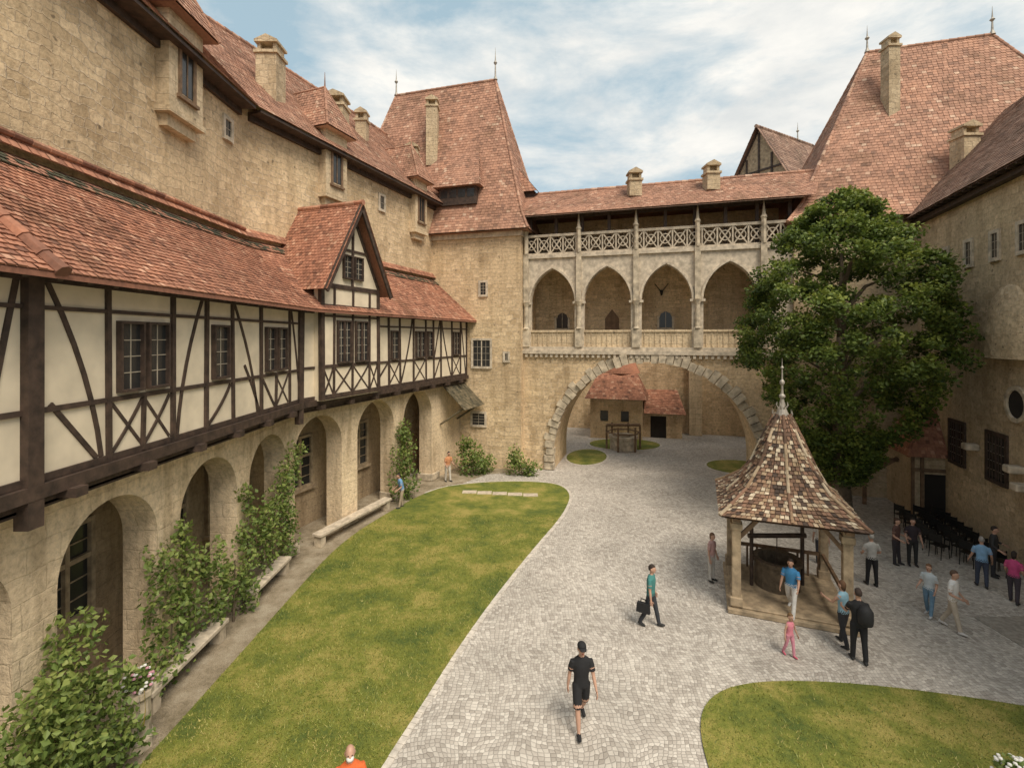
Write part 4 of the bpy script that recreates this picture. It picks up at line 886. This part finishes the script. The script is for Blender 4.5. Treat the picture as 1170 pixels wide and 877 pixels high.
    if mask:
        VV=[];FF=[];q=[]; ellips(VV,FF,q,hc+V((0,-.062,-.045)),(.06,.055,.045),0,12,8); child_mesh('face_mask',VV,FF,M['w1'])
    return o
bk=(.012,.012,.014)
person('man in black t-shirt, black shorts and cap walking',1.42,10.05,6,1.8,bk,bk,hair=bk,shoe=bk,legs='short',pose=dict(la=-16,lb=22,ra=18,rb=4,ls=14,rs=-12,lab=8,rab=8,le=12,re=10),hat=bk)
person('man in teal shirt and dark trousers carrying a bag',3.85,13.6,60,1.72,(.05,.19,.18),(.03,.033,.04),pose=dict(la=16,lb=4,ra=-12,rb=16,ls=-8,rs=4,le=25,re=5))
person('small girl in a pink top and trousers',6.97,12.3,15,1.05,(.65,.22,.28),(.6,.25,.32),hair=(.16,.09,.04),shoe=(.5,.1,.15),sleeve='none',fem=True,child=True,pose=dict(la=10,lb=4,ra=-10,rb=14,lab=16,rab=16))
person('man in black shirt and trousers with backpack',8.56,12.1,165,1.78,bk,bk,hair=(.04,.025,.02),pose=dict(la=4,ra=-6,rb=6,ls=25,le=60,rs=20,re=50))
person('woman in light blue sleeveless top and dark trousers',8.62,12.75,200,1.66,(.22,.38,.48),(.03,.03,.035),hair=(.12,.06,.03),sleeve='none',fem=True,longhair=True,pose=dict(la=-8,lb=10,ra=10,ls=30,le=70))
person('man in bright blue shirt and white trousers stepping down',7.95,13.95,-40,1.66,(.05,.22,.45),(.6,.58,.55),z=.14,shoe=(.5,.5,.5),pose=dict(la=24,lb=6,ra=-20,rb=26,lean=10,ls=20,le=40))
person('grey-haired man in grey shirt and black trousers',11.6,15.8,175,1.66,(.40,.39,.37),bk,hair=(.35,.33,.30),pose=dict(la=5,ra=-5,lab=20,rab=20,le=60,re=60,ly=30,ry=30))
person('woman in dark brown top and trousers',13.55,17.3,30,1.62,(.10,.05,.04),(.03,.025,.03),hair=(.05,.025,.015),fem=True,longhair=True,pose=dict(le=80,re=70,la=5))
person('person in black clothes standing by the chairs',14.05,17.2,-20,1.66,(.03,.02,.025),(.02,.02,.02),hair=(.03,.02,.015),pose=dict(le=20,re=60))
person('woman in pale blue top and denim trousers',12.0,14.1,-60,1.5,(.52,.57,.60),(.14,.24,.34),hair=(.14,.07,.035),shoe=(.5,.5,.5),fem=True,longhair=True,pose=dict(la=12,ra=-8,rb=10,le=50,re=60))
person('man in white t-shirt and light trousers',12.05,13.4,30,1.66,(.72,.70,.68),(.45,.38,.30),hair=(.10,.06,.04),shoe=(.6,.58,.56),pose=dict(la=-14,lb=16,ra=16,rb=4,le=40,re=70,ry=30))
person('man in light blue shirt and dark jeans',15.05,15.7,150,1.6,(.20,.36,.55),(.04,.05,.08),hair=(.3,.28,.26),pose=dict(la=6,ra=-6,le=30,re=30,lab=14,rab=14))
person('man in black jacket standing with hands on hips',16.1,16.4,40,1.68,(.03,.03,.03),(.03,.03,.035),sleeve='long',pose=dict(lab=35,rab=35,le=60,re=60))
person('woman in magenta top and dark trousers',15.1,14.75,120,1.55,(.48,.06,.18),(.05,.04,.05),fem=True,longhair=True,pose=dict(la=8,ra=-6,le=50,re=40))
person('bald man in orange t-shirt wearing a white mask',-2.52,7.62,20,1.72,(.62,.13,.03),(.06,.06,.07),bald=True,mask=True,pose=dict(la=14,ra=-12,rb=14,ls=10,rs=-10))
person('woman in pink top standing by the pavilion rail',6.55,16.1,40,1.58,(.5,.3,.28),(.5,.47,.43),fem=True,longhair=True,hair=(.16,.09,.05),z=0)
person('person in white shirt looking into the well',10.9,17.3,140,1.62,(.55,.53,.5),(.04,.04,.05),hair=(.2,.15,.1))
c=WB(5.9,.9,0); person('visitor in blue shirt leaning by the arcade bench',c.x,c.y,-60,1.65,(.15,.3,.5),(.35,.28,.2),pose=dict(lean=14,la=12,ra=-4,le=60,re=50))
c=WB(10.4,.9,0); person('visitor in orange and white clothes by the last arcade pier',c.x,c.y,40,1.68,(.55,.25,.12),(.5,.46,.4),pose=dict(lean=8,la=8,ra=-6,le=60,re=50))
bp=MB(); c=V((8.62,11.92,0))
bp.lathe(c+V((-.02,.0,.0)),[(.08,.98),(.15,1.02),(.17,1.15),(.16,1.35),(.10,1.44),(.03,1.46)],10); tag(bp.obj('backpack','black',smooth=True),'black backpack on a man\'s back','backpack')
bg=MB(); bc=V((3.62,13.52,0)); WBg=lambda s,o,z: bc+V((s*.8,-s*.5,0))+V((o*.5,o*.8,0))+V((0,0,z)); bg.prism(WBg,[(-.2,.42),(.2,.42),(.17,.68),(-.17,.68)],-.06,.06); bg.bar(WBg,-.08,.68,-.06,.78,.02,-.01,.01); bg.bar(WBg,.08,.68,.06,.78,.02,-.01,.01); bg.bar(WBg,-.07,.78,.07,.78,.02,-.01,.01)
tag(bg.obj('bag','black'),'black carrying bag held in a hand','bag')
# ================================================================== world, sun, camera
w=bpy.data.worlds.new('World'); scene.world=w; w.use_nodes=True; n=w.node_tree.nodes; l=w.node_tree.links
SE,SA=math.radians(54),math.radians(150)
sky=n.new('ShaderNodeTexSky'); sky.sky_type='NISHITA'; sky.sun_disc=False; sky.sun_elevation=SE; sky.sun_rotation=SA; sky.air_density=1.0; sky.dust_density=2.5; sky.ozone_density=1.0
tc=n.new('ShaderNodeTexCoord'); mp=n.new('ShaderNodeMapping'); mp.inputs['Scale'].default_value=(1,1,2.6); mp.inputs['Location'].default_value=(.3,.1,.2); l.new(tc.outputs['Generated'],mp.inputs[0])
nz=noise(n,l,mp.outputs[0],3.0,9,.6); nz.inputs['Distortion'].default_value=.25
rr=ramp(n,[(.38,0.),(.60,1.)]); l.new(nz.outputs[0],rr.inputs[0])
nz2=noise(n,l,mp.outputs[0],5,6,.6); r2=ramp(n,[(.3,(5.1,5.25,5.2)),(.7,(7.2,6.95,6.45))]); l.new(nz2.outputs[0],r2.inputs[0])
blue=mixc(n,l,'MIX',.8,sky.outputs[0],(3.1,4.2,4.7))
c=mixc(n,l,'MIX',rr.outputs[0],blue,r2.outputs[0]); bgN=n['Background']; l.new(c,bgN.inputs[0]); bgN.inputs[1].default_value=.15
sd=bpy.data.lights.new('sun','SUN'); sd.energy=3.9; sd.angle=math.radians(30); sd.color=(1,.895,.74); so=bpy.data.objects.new('sun',sd); COL.objects.link(so)
dirv=V((math.sin(SA)*math.cos(SE),math.cos(SA)*math.cos(SE),math.sin(SE))); so.rotation_euler=dirv.to_track_quat('Z','Y').to_euler()
cam=bpy.data.cameras.new('camera'); co=bpy.data.objects.new('camera',cam); COL.objects.link(co); co.location=(0,0,8); co.rotation_euler=(math.pi/2,0,0)
cam.sensor_width=36; cam.lens=36*560/1170; cam.shift_y=-53.5/1170; cam.clip_start=.1; cam.clip_end=2000; scene.camera=co
scene.view_settings.view_transform='Standard'; scene.view_settings.look='None'; scene.view_settings.exposure=0
